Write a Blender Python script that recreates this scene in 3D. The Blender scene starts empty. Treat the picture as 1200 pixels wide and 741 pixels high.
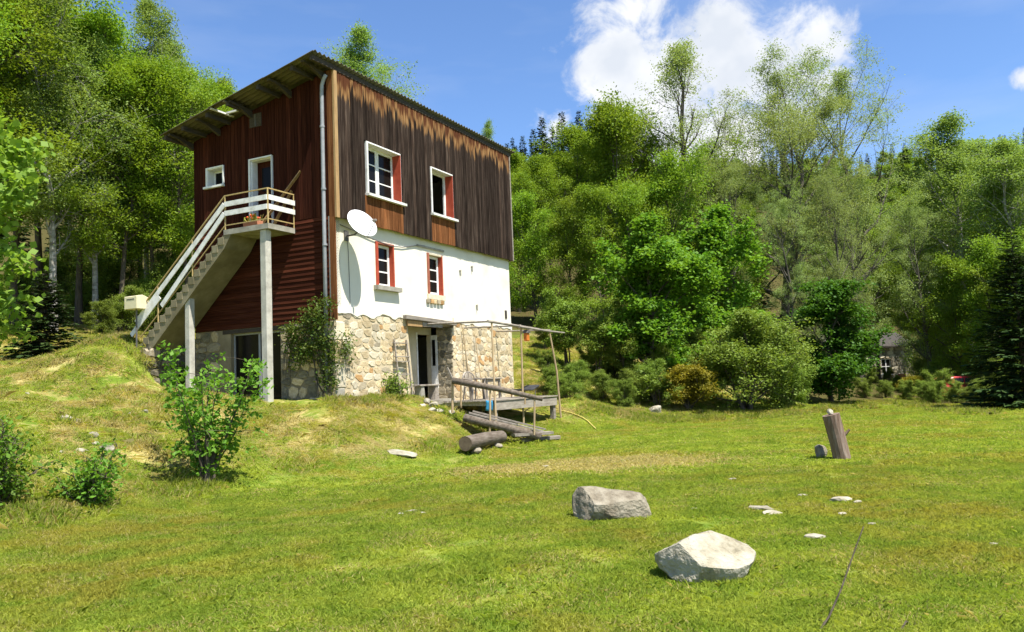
import bpy, math, random
import numpy as np
from mathutils import Matrix, Vector

random.seed(7)
RNG = np.random.default_rng(11)
SC = bpy.context.scene
COL = SC.collection

# ------------------------------------------------------------------ camera
F_PX, PITCH, ROLL, YAW = 966.1, math.radians(4.68), math.radians(2.35), math.radians(26.93)
PCX, PCY, CAM_H = 600.0, 370.5, 1.6
_cr, _sr, _cp, _sp = math.cos(ROLL), math.sin(ROLL), math.cos(PITCH), math.sin(PITCH)
M_CAM = np.array([[_cr, _sr, 0], [-_sr, _cr, 0], [0, 0, 1]]) @ np.array([[1, 0, 0], [0, _cp, _sp], [0, -_sp, _cp]])


def ray(px, py):
    w = M_CAM.T @ np.array([(px - PCX) / F_PX, (py - PCY) / F_PX, 1.0])
    return np.array([w[0], w[2], -w[1]])


def pix(px, py, y):
    """point on the pixel's ray at forward distance y (metres)"""
    r = ray(px, py)
    return np.array([0, 0, CAM_H]) + r * (y / r[1])


cam_data = bpy.data.cameras.new('camera')
cam = bpy.data.objects.new('camera', cam_data)
COL.objects.link(cam)
cam_data.sensor_width = 36.0
cam_data.lens = F_PX / 1200.0 * 36.0
cam_data.clip_end = 3000
_ax = [M_CAM.T @ np.array(e, float) for e in ((1, 0, 0), (0, -1, 0), (0, 0, -1))]
_ax = [(a[0], a[2], -a[1]) for a in _ax]
cam.matrix_world = Matrix(((_ax[0][0], _ax[1][0], _ax[2][0], 0), (_ax[0][1], _ax[1][1], _ax[2][1], 0),
                           (_ax[0][2], _ax[1][2], _ax[2][2], CAM_H), (0, 0, 0, 1)))
SC.camera = cam

# ------------------------------------------------------------------ house frame
HO = np.array([-4.655, 21.569, 1.336])
HU = np.array([math.sin(YAW), math.cos(YAW), 0.0])
HV = np.array([-math.cos(YAW), math.sin(YAW), 0.0])
H_ROT = math.atan2(HU[1], HU[0])


def hw(u, v, w):
    return HO + HU * u + HV * v + np.array([0, 0, w])


# ------------------------------------------------------------------ sun, sky
_l = HU * 0.31 + HV * 1.0 + np.array([0, 0, -2.2])
LIGHT = _l / np.linalg.norm(_l)
SUN = -LIGHT
SUN_EL = math.asin(SUN[2])
SUN_AZ = math.atan2(SUN[0], SUN[1])
sun_data = bpy.data.lights.new('sun', 'SUN')
sun_data.energy = 5.0
sun_data.angle = math.radians(0.53)
sun_data.color = (1.0, 0.955, 0.88)
sun = bpy.data.objects.new('sun', sun_data)
COL.objects.link(sun)
sun.location = (20, -20, 60)
sun.rotation_euler = Vector(LIGHT).to_track_quat('-Z', 'Y').to_euler()

world = bpy.data.worlds.new('World')
SC.world = world
world.use_nodes = True


def build_world():
    nt = world.node_tree
    N, L = nt.nodes, nt.links
    N.clear()
    out = N.new('ShaderNodeOutputWorld')
    bg = N.new('ShaderNodeBackground')
    bg.inputs[1].default_value = 0.085
    L.new(bg.outputs[0], out.inputs[0])
    sky = N.new('ShaderNodeTexSky')
    sky.sky_type = 'NISHITA'
    sky.sun_disc = False
    sky.sun_elevation = SUN_EL
    sky.sun_rotation = SUN_AZ
    sky.altitude = 700
    sky.air_density = 1.0
    sky.dust_density = 0.35
    sky.ozone_density = 2.2
    tc = N.new('ShaderNodeTexCoord')

    def math_(op, a, b=None, clamp=False):
        n = N.new('ShaderNodeMath')
        n.operation = op
        n.use_clamp = clamp
        for i, x in enumerate((a, b)):
            if x is None:
                continue
            if isinstance(x, (int, float)):
                n.inputs[i].default_value = x
            else:
                L.new(x, n.inputs[i])
        return n.outputs[0]
    # cumulus clouds: a few puffs of the sky dome, ragged by noise
    nz = N.new('ShaderNodeTexNoise')
    nz.inputs['Scale'].default_value = 17
    nz.inputs['Detail'].default_value = 9
    nz.inputs['Roughness'].default_value = 0.62
    nz.inputs['Distortion'].default_value = 0.35
    L.new(tc.outputs['Generated'], nz.inputs['Vector'])
    puffs = [(742, 84, 50, 1), (715, 112, 30, .8), (790, 98, 56, 1), (838, 58, 46, 1), (872, 90, 52, 1), (744, 14, 26, .55), (768, 6, 24, .5),
             (920, 78, 46, .8), (948, 62, 36, .75), (962, 40, 20, .7), (966, 95, 34, .6), (905, 120, 50, .75), (800, 140, 70, .9), (855, 140, 60, .8), (1199, 90, 9, .7), (655, 150, 18, .4)]
    dirs = []
    for px, py, r, s in puffs:
        d = ray(px, py)
        dirs.append((d / np.linalg.norm(d), r / F_PX, s))
    rr = np.random.default_rng(3)
    for k in range(9):                       # the same kind of cloud round the rest of the sky
        az, el = rr.uniform(.9, 5.4), rr.uniform(.18, .6)
        for j in range(3):
            a2, e2 = az + rr.normal(0, .07), el + rr.normal(0, .03)
            dirs.append((np.array([math.sin(a2) * math.cos(e2), math.cos(a2) * math.cos(e2), math.sin(e2)]), rr.uniform(.05, .1), 0.9))
    cur = None
    for d, r, s in dirs:
        vm = N.new('ShaderNodeVectorMath')
        vm.operation = 'DISTANCE'
        L.new(tc.outputs['Generated'], vm.inputs[0])
        vm.inputs[1].default_value = tuple(d)
        v = math_('MULTIPLY', math_('SUBTRACT', 1.0, math_('DIVIDE', vm.outputs['Value'], r * 1.6)), s)
        cur = v if cur is None else math_('MAXIMUM', cur, v)
    dens = math_('ADD', math_('MAXIMUM', cur, -1.0), math_('MULTIPLY', math_('SUBTRACT', nz.outputs['Fac'], 0.5), 1.9))
    dens = math_('MULTIPLY', math_('SUBTRACT', dens, 0.02), 1.9, True)
    sm = N.new('ShaderNodeMapRange')
    sm.interpolation_type = 'SMOOTHSTEP'
    L.new(dens, sm.inputs['Value'])
    # thin high haze streaks everywhere
    mp = N.new('ShaderNodeMapping')
    mp.inputs['Scale'].default_value = (1.2, 1.2, 5.0)
    mp.inputs['Rotation'].default_value = (0.2, 0.1, 0)
    L.new(tc.outputs['Generated'], mp.inputs['Vector'])
    n2 = N.new('ShaderNodeTexNoise')
    n2.inputs['Scale'].default_value = 3.1
    n2.inputs['Detail'].default_value = 6
    L.new(mp.outputs[0], n2.inputs['Vector'])
    thin = math_('MULTIPLY', math_('SUBTRACT', n2.outputs['Fac'], 0.5, True), 0.55, True)
    tint = N.new('ShaderNodeMix')
    tint.data_type = 'RGBA'
    tint.blend_type = 'MULTIPLY'
    tint.inputs[0].default_value = 1.0
    L.new(sky.outputs[0], tint.inputs[6])
    tint.inputs[7].default_value = (0.84, 1.0, 1.20, 1)
    mix1 = N.new('ShaderNodeMix')
    mix1.data_type = 'RGBA'
    L.new(thin, mix1.inputs[0])
    L.new(tint.outputs[2], mix1.inputs[6])
    mix1.inputs[7].default_value = (5.2, 5.4, 5.6, 1)
    cshade = N.new('ShaderNodeMix')
    cshade.data_type = 'RGBA'
    n3 = N.new('ShaderNodeTexNoise')
    n3.inputs['Scale'].default_value = 9
    n3.inputs['Detail'].default_value = 4
    L.new(tc.outputs['Generated'], n3.inputs['Vector'])
    L.new(math_('MULTIPLY', math_('SUBTRACT', n3.outputs['Fac'], 0.42), 4, True), cshade.inputs[0])
    cshade.inputs[6].default_value = (4.3, 4.6, 5.1, 1)
    cshade.inputs[7].default_value = (6.2, 6.2, 6.2, 1)
    mix2 = N.new('ShaderNodeMix')
    mix2.data_type = 'RGBA'
    L.new(sm.outputs[0], mix2.inputs[0])
    L.new(mix1.outputs[2], mix2.inputs[6])
    L.new(cshade.outputs[2], mix2.inputs[7])
    L.new(mix2.outputs[2], bg.inputs[0])


build_world()
SC.view_settings.view_transform = 'Standard'
SC.view_settings.look = 'None'
SC.view_settings.exposure = 1.12
SC.view_settings.gamma = 1.0
SC.view_settings.use_curve_mapping = False
SC.render.engine = 'CYCLES'
SC.cycles.max_bounces = 6
SC.cycles.diffuse_bounces = 3
SC.cycles.glossy_bounces = 2
SC.cycles.transmission_bounces = 4
SC.cycles.transparent_max_bounces = 6
SC.cycles.sample_clamp_indirect = 4.0

# ------------------------------------------------------------------ helpers: materials
MATS = {}


class NT:
    def __init__(self, name):
        self.m = bpy.data.materials.new(name)
        self.m.use_nodes = True
        self.N, self.L = self.m.node_tree.nodes, self.m.node_tree.links
        self.N.clear()
        self.out = self.N.new('ShaderNodeOutputMaterial')
        MATS[name] = self.m

    def n(self, t, **kw):
        x = self.N.new(t)
        for k, v in kw.items():
            setattr(x, k, v)
        return x

    def set(self, sock, v):
        if isinstance(v, (int, float)):
            sock.default_value = v
        elif isinstance(v, tuple):
            sock.default_value = (*v, 1) if len(v) == 3 and sock.type == 'RGBA' else v
        else:
            self.L.new(v, sock)

    def noise(self, vec, scale, detail=4, rough=.55, dist=0.0):
        x = self.n('ShaderNodeTexNoise')
        if vec is not None:
            self.L.new(vec, x.inputs['Vector'])
        x.inputs['Scale'].default_value = scale
        x.inputs['Detail'].default_value = detail
        x.inputs['Roughness'].default_value = rough
        x.inputs['Distortion'].default_value = dist
        return x.outputs['Fac']

    def ramp(self, fac, stops):
        x = self.n('ShaderNodeValToRGB')
        self.L.new(fac, x.inputs[0])
        e = x.color_ramp.elements
        while len(e) < len(stops):
            e.new(0.5)
        for i, (p, c) in enumerate(stops):
            e[i].position = p
            e[i].color = (*c, 1)
        return x.outputs[0]

    def math(self, op, a, b=None, clamp=False):
        x = self.n('ShaderNodeMath', operation=op, use_clamp=clamp)
        self.set(x.inputs[0], a)
        if b is not None:
            self.set(x.inputs[1], b)
        return x.outputs[0]

    def mix(self, fac, a, b, blend='MIX'):
        x = self.n('ShaderNodeMix', data_type='RGBA', blend_type=blend)
        self.set(x.inputs[0], fac)
        self.set(x.inputs[6], a)
        self.set(x.inputs[7], b)
        return x.outputs[2]

    def maprange(self, v, a, b, c=0.0, d=1.0, smooth=True):
        x = self.n('ShaderNodeMapRange')
        if smooth:
            x.interpolation_type = 'SMOOTHSTEP'
        self.set(x.inputs[0], v)
        for i, q in enumerate((a, b, c, d)):
            x.inputs[i + 1].default_value = q
        return x.outputs[0]

    def mapping(self, vec, scale=(1, 1, 1), rot=(0, 0, 0)):
        x = self.n('ShaderNodeMapping')
        self.L.new(vec, x.inputs['Vector'])
        x.inputs['Scale'].default_value = scale
        x.inputs['Rotation'].default_value = rot
        return x.outputs[0]

    def obj(self):
        return self.n('ShaderNodeTexCoord').outputs['Object']

    def pos(self):
        return self.n('ShaderNodeNewGeometry').outputs['Position']

    def rnd(self):
        return self.n('ShaderNodeObjectInfo').outputs['Random']

    def island(self):
        return self.n('ShaderNodeNewGeometry').outputs['Random Per Island']

    def sep(self, vec):
        x = self.n('ShaderNodeSeparateXYZ')
        self.L.new(vec, x.inputs[0])
        return x.outputs

    def principled(self, col, rough=.8, bump=None, bstr=.3, bdist=.02, spec=.3, metal=0.0):
        p = self.n('ShaderNodeBsdfPrincipled')
        self.set(p.inputs['Base Color'], col)
        self.set(p.inputs['Roughness'], rough)
        p.inputs['Specular IOR Level'].default_value = spec
        p.inputs['Metallic'].default_value = metal
        if bump is not None:
            b = self.n('ShaderNodeBump')
            b.inputs['Strength'].default_value = bstr
            b.inputs['Distance'].default_value = bdist
            self.L.new(bump, b.inputs['Height'])
            self.L.new(b.outputs[0], p.inputs['Normal'])
        self.L.new(p.outputs[0], self.out.inputs[0])
        return p


def noisy(name, stops, scale=4, rough=.85, bump=.3, bdist=.02, detail=6, rnd=.0, stretch=(1, 1, 1), spec=.25, pos=False, metal=0.0):
    t = NT(name)
    vec = t.pos() if pos else t.obj()
    if rnd:
        add = t.n('ShaderNodeVectorMath', operation='ADD')
        t.L.new(vec, add.inputs[0])
        cmb = t.n('ShaderNodeCombineXYZ')
        r = t.math('MULTIPLY', t.rnd(), 37.0)
        for i in range(3):
            t.L.new(r, cmb.inputs[i])
        t.L.new(cmb.outputs[0], add.inputs[1])
        vec = add.outputs[0]
    vec = t.mapping(vec, stretch)
    f = t.noise(vec, scale, detail, .6)
    col = t.ramp(f, stops)
    if rnd:
        col = t.mix(1.0, col, t.ramp(t.rnd(), [(0, (1 - rnd,) * 3), (1, (1 + rnd * .6,) * 3)]), 'MULTIPLY')
    f2 = t.noise(vec, scale * 5, 4, .6)
    t.principled(col, rough, t.math('ADD', f, t.math('MULTIPLY', f2, .5)), bump, bdist, spec, metal)
    return t.m


def leafmat(name, ca, cb, cc, trans=.45, noise_scale=.9, gloss=.012):
    """ca/cb mixed by clump noise, cc by single leaf, the whole tree shifted a little by its own random"""
    t = NT(name)
    f = t.noise(t.pos(), noise_scale, 2, .5)
    base = t.mix(t.maprange(f, .35, .65), ca, cb)
    col = t.mix(t.math('MULTIPLY', t.island(), .55), base, cc)
    hs = t.n('ShaderNodeHueSaturation')
    t.L.new(t.math('ADD', t.math('MULTIPLY', t.rnd(), .022), .499), hs.inputs['Hue'])
    t.L.new(t.math('ADD', t.math('MULTIPLY', t.rnd(), .35), .85), hs.inputs['Value'])
    t.L.new(col, hs.inputs['Color'])
    col = hs.outputs[0]
    d = t.n('ShaderNodeBsdfDiffuse')
    t.L.new(col, d.inputs[0])
    tr = t.n('ShaderNodeBsdfTranslucent')
    t.L.new(t.mix(1.0, col, (1.15, 1.1, .6), 'MULTIPLY'), tr.inputs[0])
    ms = t.n('ShaderNodeMixShader')
    ms.inputs[0].default_value = trans
    t.L.new(d.outputs[0], ms.inputs[1])
    t.L.new(tr.outputs[0], ms.inputs[2])
    g = t.n('ShaderNodeBsdfGlossy')
    g.inputs['Roughness'].default_value = .6
    g.inputs[0].default_value = (.9, .95, .9, 1)
    m2 = t.n('ShaderNodeMixShader')
    m2.inputs[0].default_value = gloss
    t.L.new(ms.outputs[0], m2.inputs[1])
    t.L.new(g.outputs[0], m2.inputs[2])
    t.L.new(m2.outputs[0], t.out.inputs[0])
    return t.m


# ------------------------------------------------------------------ helpers: objects
def tag(o, label=None, cat=None, group=None, kind=None):
    if label:
        o['label'] = label
    if cat:
        o['category'] = cat
    if group:
        o['group'] = group
    if kind:
        o['kind'] = kind
    return o


def empty(name, loc, rz=0.0, label=None, cat=None, group=None):
    o = bpy.data.objects.new(name, None)
    o.empty_display_size = .2
    COL.objects.link(o)
    o.location = tuple(float(x) for x in loc)
    o.rotation_euler = (0, 0, rz)
    return tag(o, label, cat, group)


def link(name, me, parent=None, mat=None):
    o = bpy.data.objects.new(name, me)
    COL.objects.link(o)
    if mat is not None and not me.materials:
        me.materials.append(MATS[mat] if isinstance(mat, str) else mat)
    if parent is not None:
        o.parent = parent
    return o


def copy_tree(o, parent=None):
    c = o.copy()
    COL.objects.link(c)
    c.parent = parent
    for ch in list(o.children):
        copy_tree(ch, c)
    return c


def np_mesh(name, verts, faces, smooth=False):
    """verts (n,3), faces (m,k) numpy arrays -> mesh; fast path for large uniform meshes"""
    me = bpy.data.meshes.new(name)
    verts = np.asarray(verts, np.float32)
    faces = np.asarray(faces, np.int32)
    m, k = faces.shape
    me.vertices.add(len(verts))
    me.vertices.foreach_set('co', verts.ravel())
    me.loops.add(m * k)
    me.loops.foreach_set('vertex_index', faces.ravel())
    me.polygons.add(m)
    me.polygons.foreach_set('loop_start', np.arange(0, m * k, k, dtype=np.int32))
    me.polygons.foreach_set('loop_total', np.full(m, k, np.int32))
    if smooth:
        me.polygons.foreach_set('use_smooth', np.ones(m, bool))
    me.update(calc_edges=True)
    return me


class MB:
    """collects shapes into one mesh"""

    def __init__(self):
        self.v, self.f = [], []

    def add(self, vs, fs):
        o = len(self.v)
        self.v += [tuple(float(c) for c in p) for p in vs]
        self.f += [tuple(i + o for i in f) for f in fs]
        return self

    def box(self, a, b):
        x0, y0, z0 = (min(p, q) for p, q in zip(a, b))
        x1, y1, z1 = (max(p, q) for p, q in zip(a, b))
        return self.add([(x0, y0, z0), (x1, y0, z0), (x1, y1, z0), (x0, y1, z0), (x0, y0, z1), (x1, y0, z1), (x1, y1, z1), (x0, y1, z1)],
                        [(0, 3, 2, 1), (4, 5, 6, 7), (0, 1, 5, 4), (1, 2, 6, 5), (2, 3, 7, 6), (3, 0, 4, 7)])

    def prism(self, poly, axis, a, b):
        """poly: 2-D points (counter-clockwise or not), extruded along axis 0/1/2 from a to b"""
        def p3(p, t):
            q = list(p)
            q.insert(axis, t)
            return q
        n = len(poly)
        vs = [p3(p, a) for p in poly] + [p3(p, b) for p in poly]
        fs = [tuple(range(n))[::-1], tuple(range(n, 2 * n))] + [(i, (i + 1) % n, n + (i + 1) % n, n + i) for i in range(n)]
        return self.add(vs, fs)

    def bar(self, a, b, w, h, up=(0, 0, 1)):
        """rectangular bar from a to b, w across, h along up"""
        a, b = np.array(a, float), np.array(b, float)
        d = (b - a) / np.linalg.norm(b - a)
        s = np.cross(d, np.array(up, float))
        s = s / np.linalg.norm(s)
        t = np.cross(s, d)
        vs = []
        for p in (a, b):
            for i, j in ((-1, -1), (1, -1), (1, 1), (-1, 1)):
                vs.append(p + s * w / 2 * i + t * h / 2 * j)
        return self.add(vs, [(0, 1, 2, 3), (7, 6, 5, 4), (0, 4, 5, 1), (1, 5, 6, 2), (2, 6, 7, 3), (3, 7, 4, 0)])

    def tube(self, pts, radii, n=8, cap=True, jitter=0.0):
        pts = [np.array(p, float) for p in pts]
        if isinstance(radii, (int, float)):
            radii = [radii] * len(pts)
        vs, fs = [], []
        ref = None
        for i, p in enumerate(pts):
            d = pts[min(i + 1, len(pts) - 1)] - pts[max(i - 1, 0)]
            d = d / (np.linalg.norm(d) + 1e-9)
            if ref is None:
                ref = np.array([1, 0, 0.]) if abs(d[0]) < .8 else np.array([0, 1., 0])
            s = np.cross(d, ref)
            s /= np.linalg.norm(s)
            t = np.cross(s, d)
            ref = np.cross(s, d) * 0 + ref
            for k in range(n):
                a = 2 * math.pi * k / n
                r = radii[i] * (1 + (random.uniform(-jitter, jitter) if jitter else 0))
                vs.append(p + (s * math.cos(a) + t * math.sin(a)) * r)
        for i in range(len(pts) - 1):
            for k in range(n):
                fs.append((i * n + k, i * n + (k + 1) % n, (i + 1) * n + (k + 1) % n, (i + 1) * n + k))
        if cap:
            fs.append(tuple(range(n))[::-1])
            fs.append(tuple(range((len(pts) - 1) * n, len(pts) * n)))
        return self.add(vs, fs)

    def build(self, name, mat, parent=None, smooth=False, bevel=0.0):
        me = bpy.data.meshes.new(name)
        me.from_pydata(self.v, [], self.f)
        me.update()
        if bevel:
            import bmesh
            bm = bmesh.new()
            bm.from_mesh(me)
            bmesh.ops.recalc_face_normals(bm, faces=bm.faces)
            bmesh.ops.bevel(bm, geom=list(bm.edges), offset=bevel, segments=1, affect='EDGES', clamp_overlap=True)
            bm.to_mesh(me)
            bm.free()
        else:
            import bmesh
            bm = bmesh.new()
            bm.from_mesh(me)
            bmesh.ops.recalc_face_normals(bm, faces=bm.faces)
            bm.to_mesh(me)
            bm.free()
        if smooth:
            me.polygons.foreach_set('use_smooth', np.ones(len(me.polygons), bool))
        return link(name, me, parent, mat)


# ------------------------------------------------------------------ terrain
def _controls():
    P = []
    for px, py, y in ((0, 560, 12), (100, 560, 13.3), (0, 480, 17), (100, 480, 18), (200, 480, 19), (300, 505, 18.4), (250, 540, 15.6),
                      (350, 520, 18.0), (450, 492, 20), (520, 500, 20.8), (400, 515, 18.4), (480, 515, 19.4), (100, 411, 27), (40, 405, 29), (0, 412, 27.5), (0, 442, 22), (60, 437, 22), (0, 425, 25), (60, 421, 25), (100, 426, 22), (-60, 445, 22),
                      (130, 397, 31), (-150, 420, 24), (-150, 520, 14.5), (620, 450, 34), (640, 405, 42), (680, 470, 30), (718, 484, 30.5),
                      (200, 397, 34), (-300, 470, 15), (160, 520, 15.5), (50, 520, 14.2), (560, 515, 21.2), (620, 508, 23.5)):
        P.append(tuple(pix(px, py, y)))
    for px, y in ((0, 10.2), (120, 11.9), (240, 14), (330, 15.6), (400, 17), (480, 18.2), (560, 19.4), (640, 23.2), (700, 27), (750, 30.5), (-200, 8.2), (-500, 6.5)):
        p = pix(px, 440, y)
        P.append((p[0], p[1], 0.03))
    for u, v, w in ((-1, 1.55, .08), (-.9, 4.3, .42), (-.9, 3.0, .2), (0, 0, 0), (-.6, -.4, -.02), (1.5, -.5, -.02), (3.2, -.4, -.06), (-2.6, 1.5, -.08), (5, 2.5, -.1), (10, 2, -.2),
                    (0, 2.5, .02), (.5, 4.8, .3), (-1, 6.5, 1.82), (-2.2, 6.4, 1.5), (.5, 7.0, 1.9), (-.5, 8.5, 2.1), (5, 8, 2.2), (10, 7, 1.6),
                    (4.4, -2.3, -1.06), (8.8, -2.3, -.98), (6.5, -1, -.75), (9.8, -.5, -.5), (4, -.7, -.38), (2.6, -1.3, -.3), (-3, 4.0, .3), (11.5, 0, -.55)):
        P.append(tuple(hw(u, v, w)))
    for x, y in ((0, 0), (-3, 3), (3, 3), (0, 6), (-3, 6), (5, 7), (0, 9), (-3, 9), (4, 11), (8, 12), (0, 13), (-1.5, 15.5), (5, 16), (11, 17), (2, 19), (8, 21),
                 (14, 24), (5, 25), (9, 28), (12, 32), (18, 33), (22, 28), (20, 18), (14, 8), (25, 34), (7, 32)):
        P.append((x, y, 0.0))
    P += [(-25, 45, 7.5), (-40, 30, 7), (-45, 60, 13), (-10, 52, 7), (-6, 70, 12), (5, 46, 4.4), (12, 41, .6), (20, 44, -.1), (26, 47, -.45), (30, 42, -.3), (40, 48, -.2), (33, 60, -.1), (45, 60, .2),
          (37, 80, .5), (24, 66, 2), (0, 100, 20), (30, 110, 16), (14, 80, 11), (60, 110, 12), (80, 60, 6), (60, 30, 1), (40, 20, 0), (32, 0, 0), (-22, 0, .5),
          (-30, 15, 3), (0, -30, 0), (-300, 0, 60), (-200, 200, 95), (0, 260, 60), (200, 200, 55), (300, 0, 15), (0, -250, -5), (-220, -160, 20), (220, -160, -5),
          (-90, 60, 24), (-60, 110, 28), (100, 150, 30), (30, 150, 32), (55, 85, 3)]
    return np.array(P, float)


CP = _controls()
DITCH = pix(580, 510, 22.2)


def _tps_fit():
    n = len(CP)
    d = np.linalg.norm(CP[:, None, :2] - CP[None, :, :2], axis=2)
    K = np.where(d > 0, d * d * np.log(d + 1e-9), 0)
    K += np.eye(n) * 0.15
    Pm = np.c_[np.ones(n), CP[:, :2]]
    A = np.zeros((n + 3, n + 3))
    A[:n, :n] = K
    A[:n, n:] = Pm
    A[n:, :n] = Pm.T
    return np.linalg.solve(A, np.r_[CP[:, 2], np.zeros(3)])


TPS = _tps_fit()


def gz_arr(x, y):
    x, y = np.asarray(x, float).ravel(), np.asarray(y, float).ravel()
    out = np.zeros(len(x))
    for s in range(0, len(x), 20000):
        e = slice(s, s + 20000)
        d = np.hypot(x[e, None] - CP[None, :, 0], y[e, None] - CP[None, :, 1])
        out[e] = np.where(d > 0, d * d * np.log(d + 1e-9), 0) @ TPS[:-3] + TPS[-3] + TPS[-2] * x[e] + TPS[-1] * y[e]
    hu = (x - HO[0]) * HU[0] + (y - HO[1]) * HU[1]
    hv = (x - HO[0]) * HV[0] + (y - HO[1]) * HV[1]
    cut = np.clip((hu + 1.75) / .6, 0, 1) * np.clip((1.2 - hu) / .5, 0, 1) * np.clip((5.78 - hv) / .15, 0, 1) * np.clip((hv - 1.5) / 1.5, 0, 1)
    out = out - np.maximum(out - (HO[2] + .12 + .07 * np.clip(hv, 0, 5.7)), 0) * cut
    du, dv = x - DITCH[0], y - DITCH[1]
    out = out - .55 * np.exp(-(du * du) / .55 - (dv * dv) / .35)
    # gentle unevenness, stronger on the bank than on the mown lawn
    amp = np.clip(out, 0, .6) * .11 + .012
    out += amp * (np.sin(x * 1.7 + 1.3 * np.sin(y * 1.1)) * np.sin(y * 1.9 + x * .6) + .5 * np.sin(x * 4.1 + y * 2.3) * np.sin(y * 3.7 - x * 1.9))
    return out


def gz(x, y):
    return float(gz_arr([x], [y])[0])


def pixg(px, py, near=3.0, far=120.0):
    """where the pixel's ray meets the terrain"""
    r = ray(px, py)
    r = r / r[1]
    ys = np.exp(np.linspace(math.log(near), math.log(far), 500))
    z = CAM_H + r[2] * ys
    g = gz_arr(r[0] * ys, ys)
    k = np.argmax(z < g)
    y = ys[k] if (z < g).any() else far
    if k > 0 and (z < g).any():
        a, b = z[k - 1] - g[k - 1], g[k] - z[k]
        y = ys[k - 1] + (ys[k] - ys[k - 1]) * a / (a + b + 1e-9)
    return np.array([r[0] * y, y, gz(r[0] * y, y)])


def grass_color(t, blade=False):
    """shared by the ground sheet and the grass that grows on it"""
    p = t.pos()
    xyz = t.sep(p)
    big = t.noise(p, .33, 3, .55)
    mid = t.noise(p, 1.5, 4, .6, .4)
    fine = t.noise(p, 9, 3, .6)
    lush = t.mix(t.maprange(mid, .38, .66), (.180, .275, .030), (.320, .385, .052))
    dry = t.mix(t.maprange(fine, .35, .65), (.44, .37, .15), (.34, .28, .10))
    moss = (.300, .245, .045)
    patch = t.math('MULTIPLY', t.maprange(big, .47, .62), t.maprange(mid, .34, .58))
    c = t.mix(t.math('MULTIPLY', patch, .75), lush, moss)
    # straw-dry turf: patchy, most of it on the bank
    onbank = t.maprange(xyz[2], .06, .5)
    dn = t.noise(p, 1.1, 6, .68, .6)
    dryf = t.math('ADD', t.math('MULTIPLY', t.maprange(dn, .46, .62), t.math('ADD', t.math('MULTIPLY', onbank, .80), .22)), 0.0)
    # the bare patch on the lawn before the deck
    vm = t.n('ShaderNodeVectorMath', operation='DISTANCE')
    t.L.new(t.mapping(p, (.34, .62, 0)), vm.inputs[0])
    q = pixg(690, 545)
    vm.inputs[1].default_value = (q[0] * .34, q[1] * .62, 0)
    bare = t.maprange(t.math('ADD', vm.outputs['Value'], t.math('MULTIPLY', t.math('SUBTRACT', dn, .5), 1.8)), 1.25, .55)
    return c, dry, dryf, bare, fine


def make_ground_mats():
    t = NT('turf')
    c, dry, dryf, bare, fine = grass_color(t)
    c = t.mix(1.0, c, (.60, .60, .56), 'MULTIPLY')  # darker than the blades: their self-shade is put into the ground colour
    c = t.mix(dryf, c, dry)
    c = t.mix(t.math('MULTIPLY', bare, .85), c, t.mix(t.maprange(fine, .4, .6), (.34, .28, .13), (.46, .41, .25)))
    # forest soil under the wood
    wood = t.maprange(t.math('ADD', t.sep(t.pos())[1], t.math('MULTIPLY', t.math('ABSOLUTE', t.math('SUBTRACT', t.sep(t.pos())[0], 1.5)), .25)), 41.0, 46.0)
    soil = t.mix(t.maprange(fine, .4, .62), (.055, .060, .012), (.075, .05, .022))
    c = t.mix(wood, c, soil)
    b = t.noise(t.pos(), 26, 4, .7)
    t.principled(c, .95, b, .8, .03, .1)
    for name, extra in (('blade', 0.0), ('rough_blade', .42)):
        t = NT(name)
        c, dry, dryf, bare, fine = grass_color(t)
        isl = t.island()
        c = t.mix(t.math('MULTIPLY', isl, .45), c, (.41, .425, .085))
        f = t.math('MAXIMUM', t.math('ADD', dryf, extra * .5), t.math('MULTIPLY', bare, .95))
        f = t.math('GREATER_THAN', f, t.math('FRACT', t.math('MULTIPLY', isl, 17.31)))
        c = t.mix(f, c, t.mix(isl, (.50, .43, .19), (.38, .32, .12)))
        d = t.n('ShaderNodeBsdfDiffuse')
        t.L.new(c, d.inputs[0])
        tr = t.n('ShaderNodeBsdfTranslucent')
        t.L.new(t.mix(1.0, c, (1.1, 1.1, .6), 'MULTIPLY'), tr.inputs[0])
        ms = t.n('ShaderNodeMixShader')
        ms.inputs[0].default_value = .45
        t.L.new(d.outputs[0], ms.inputs[1])
        t.L.new(tr.outputs[0], ms.inputs[2])
        t.L.new(ms.outputs[0], t.out.inputs[0])


make_ground_mats()


def axis(a, b, c, fine, far_a, far_b, grow=1.12):
    mid = list(np.arange(a, b + 1e-6, fine))
    lo, s, x = [], fine, a
    while x > far_a:
        s *= grow
        x -= s
        lo.append(x)
    hi, s, x = [], fine, b
    while x < far_b:
        s *= grow
        x += s
        hi.append(x)
    return np.array(lo[::-1] + mid + hi)


def make_terrain():
    xs = axis(-22, 26, 0, .3, -420, 420)
    ys = axis(3, 46, 0, .3, -260, 420)
    X, Y = np.meshgrid(xs, ys)
    Z = gz_arr(X, Y)
    nx, ny = len(xs), len(ys)
    idx = np.arange(nx * ny).reshape(ny, nx)
    faces = np.stack([idx[:-1, :-1], idx[:-1, 1:], idx[1:, 1:], idx[1:, :-1]], -1).reshape(-1, 4)
    me = np_mesh('ground', np.c_[X.ravel(), Y.ravel(), Z], faces, True)
    tag(link('ground', me, None, 'turf'), kind='structure')


make_terrain()

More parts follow.
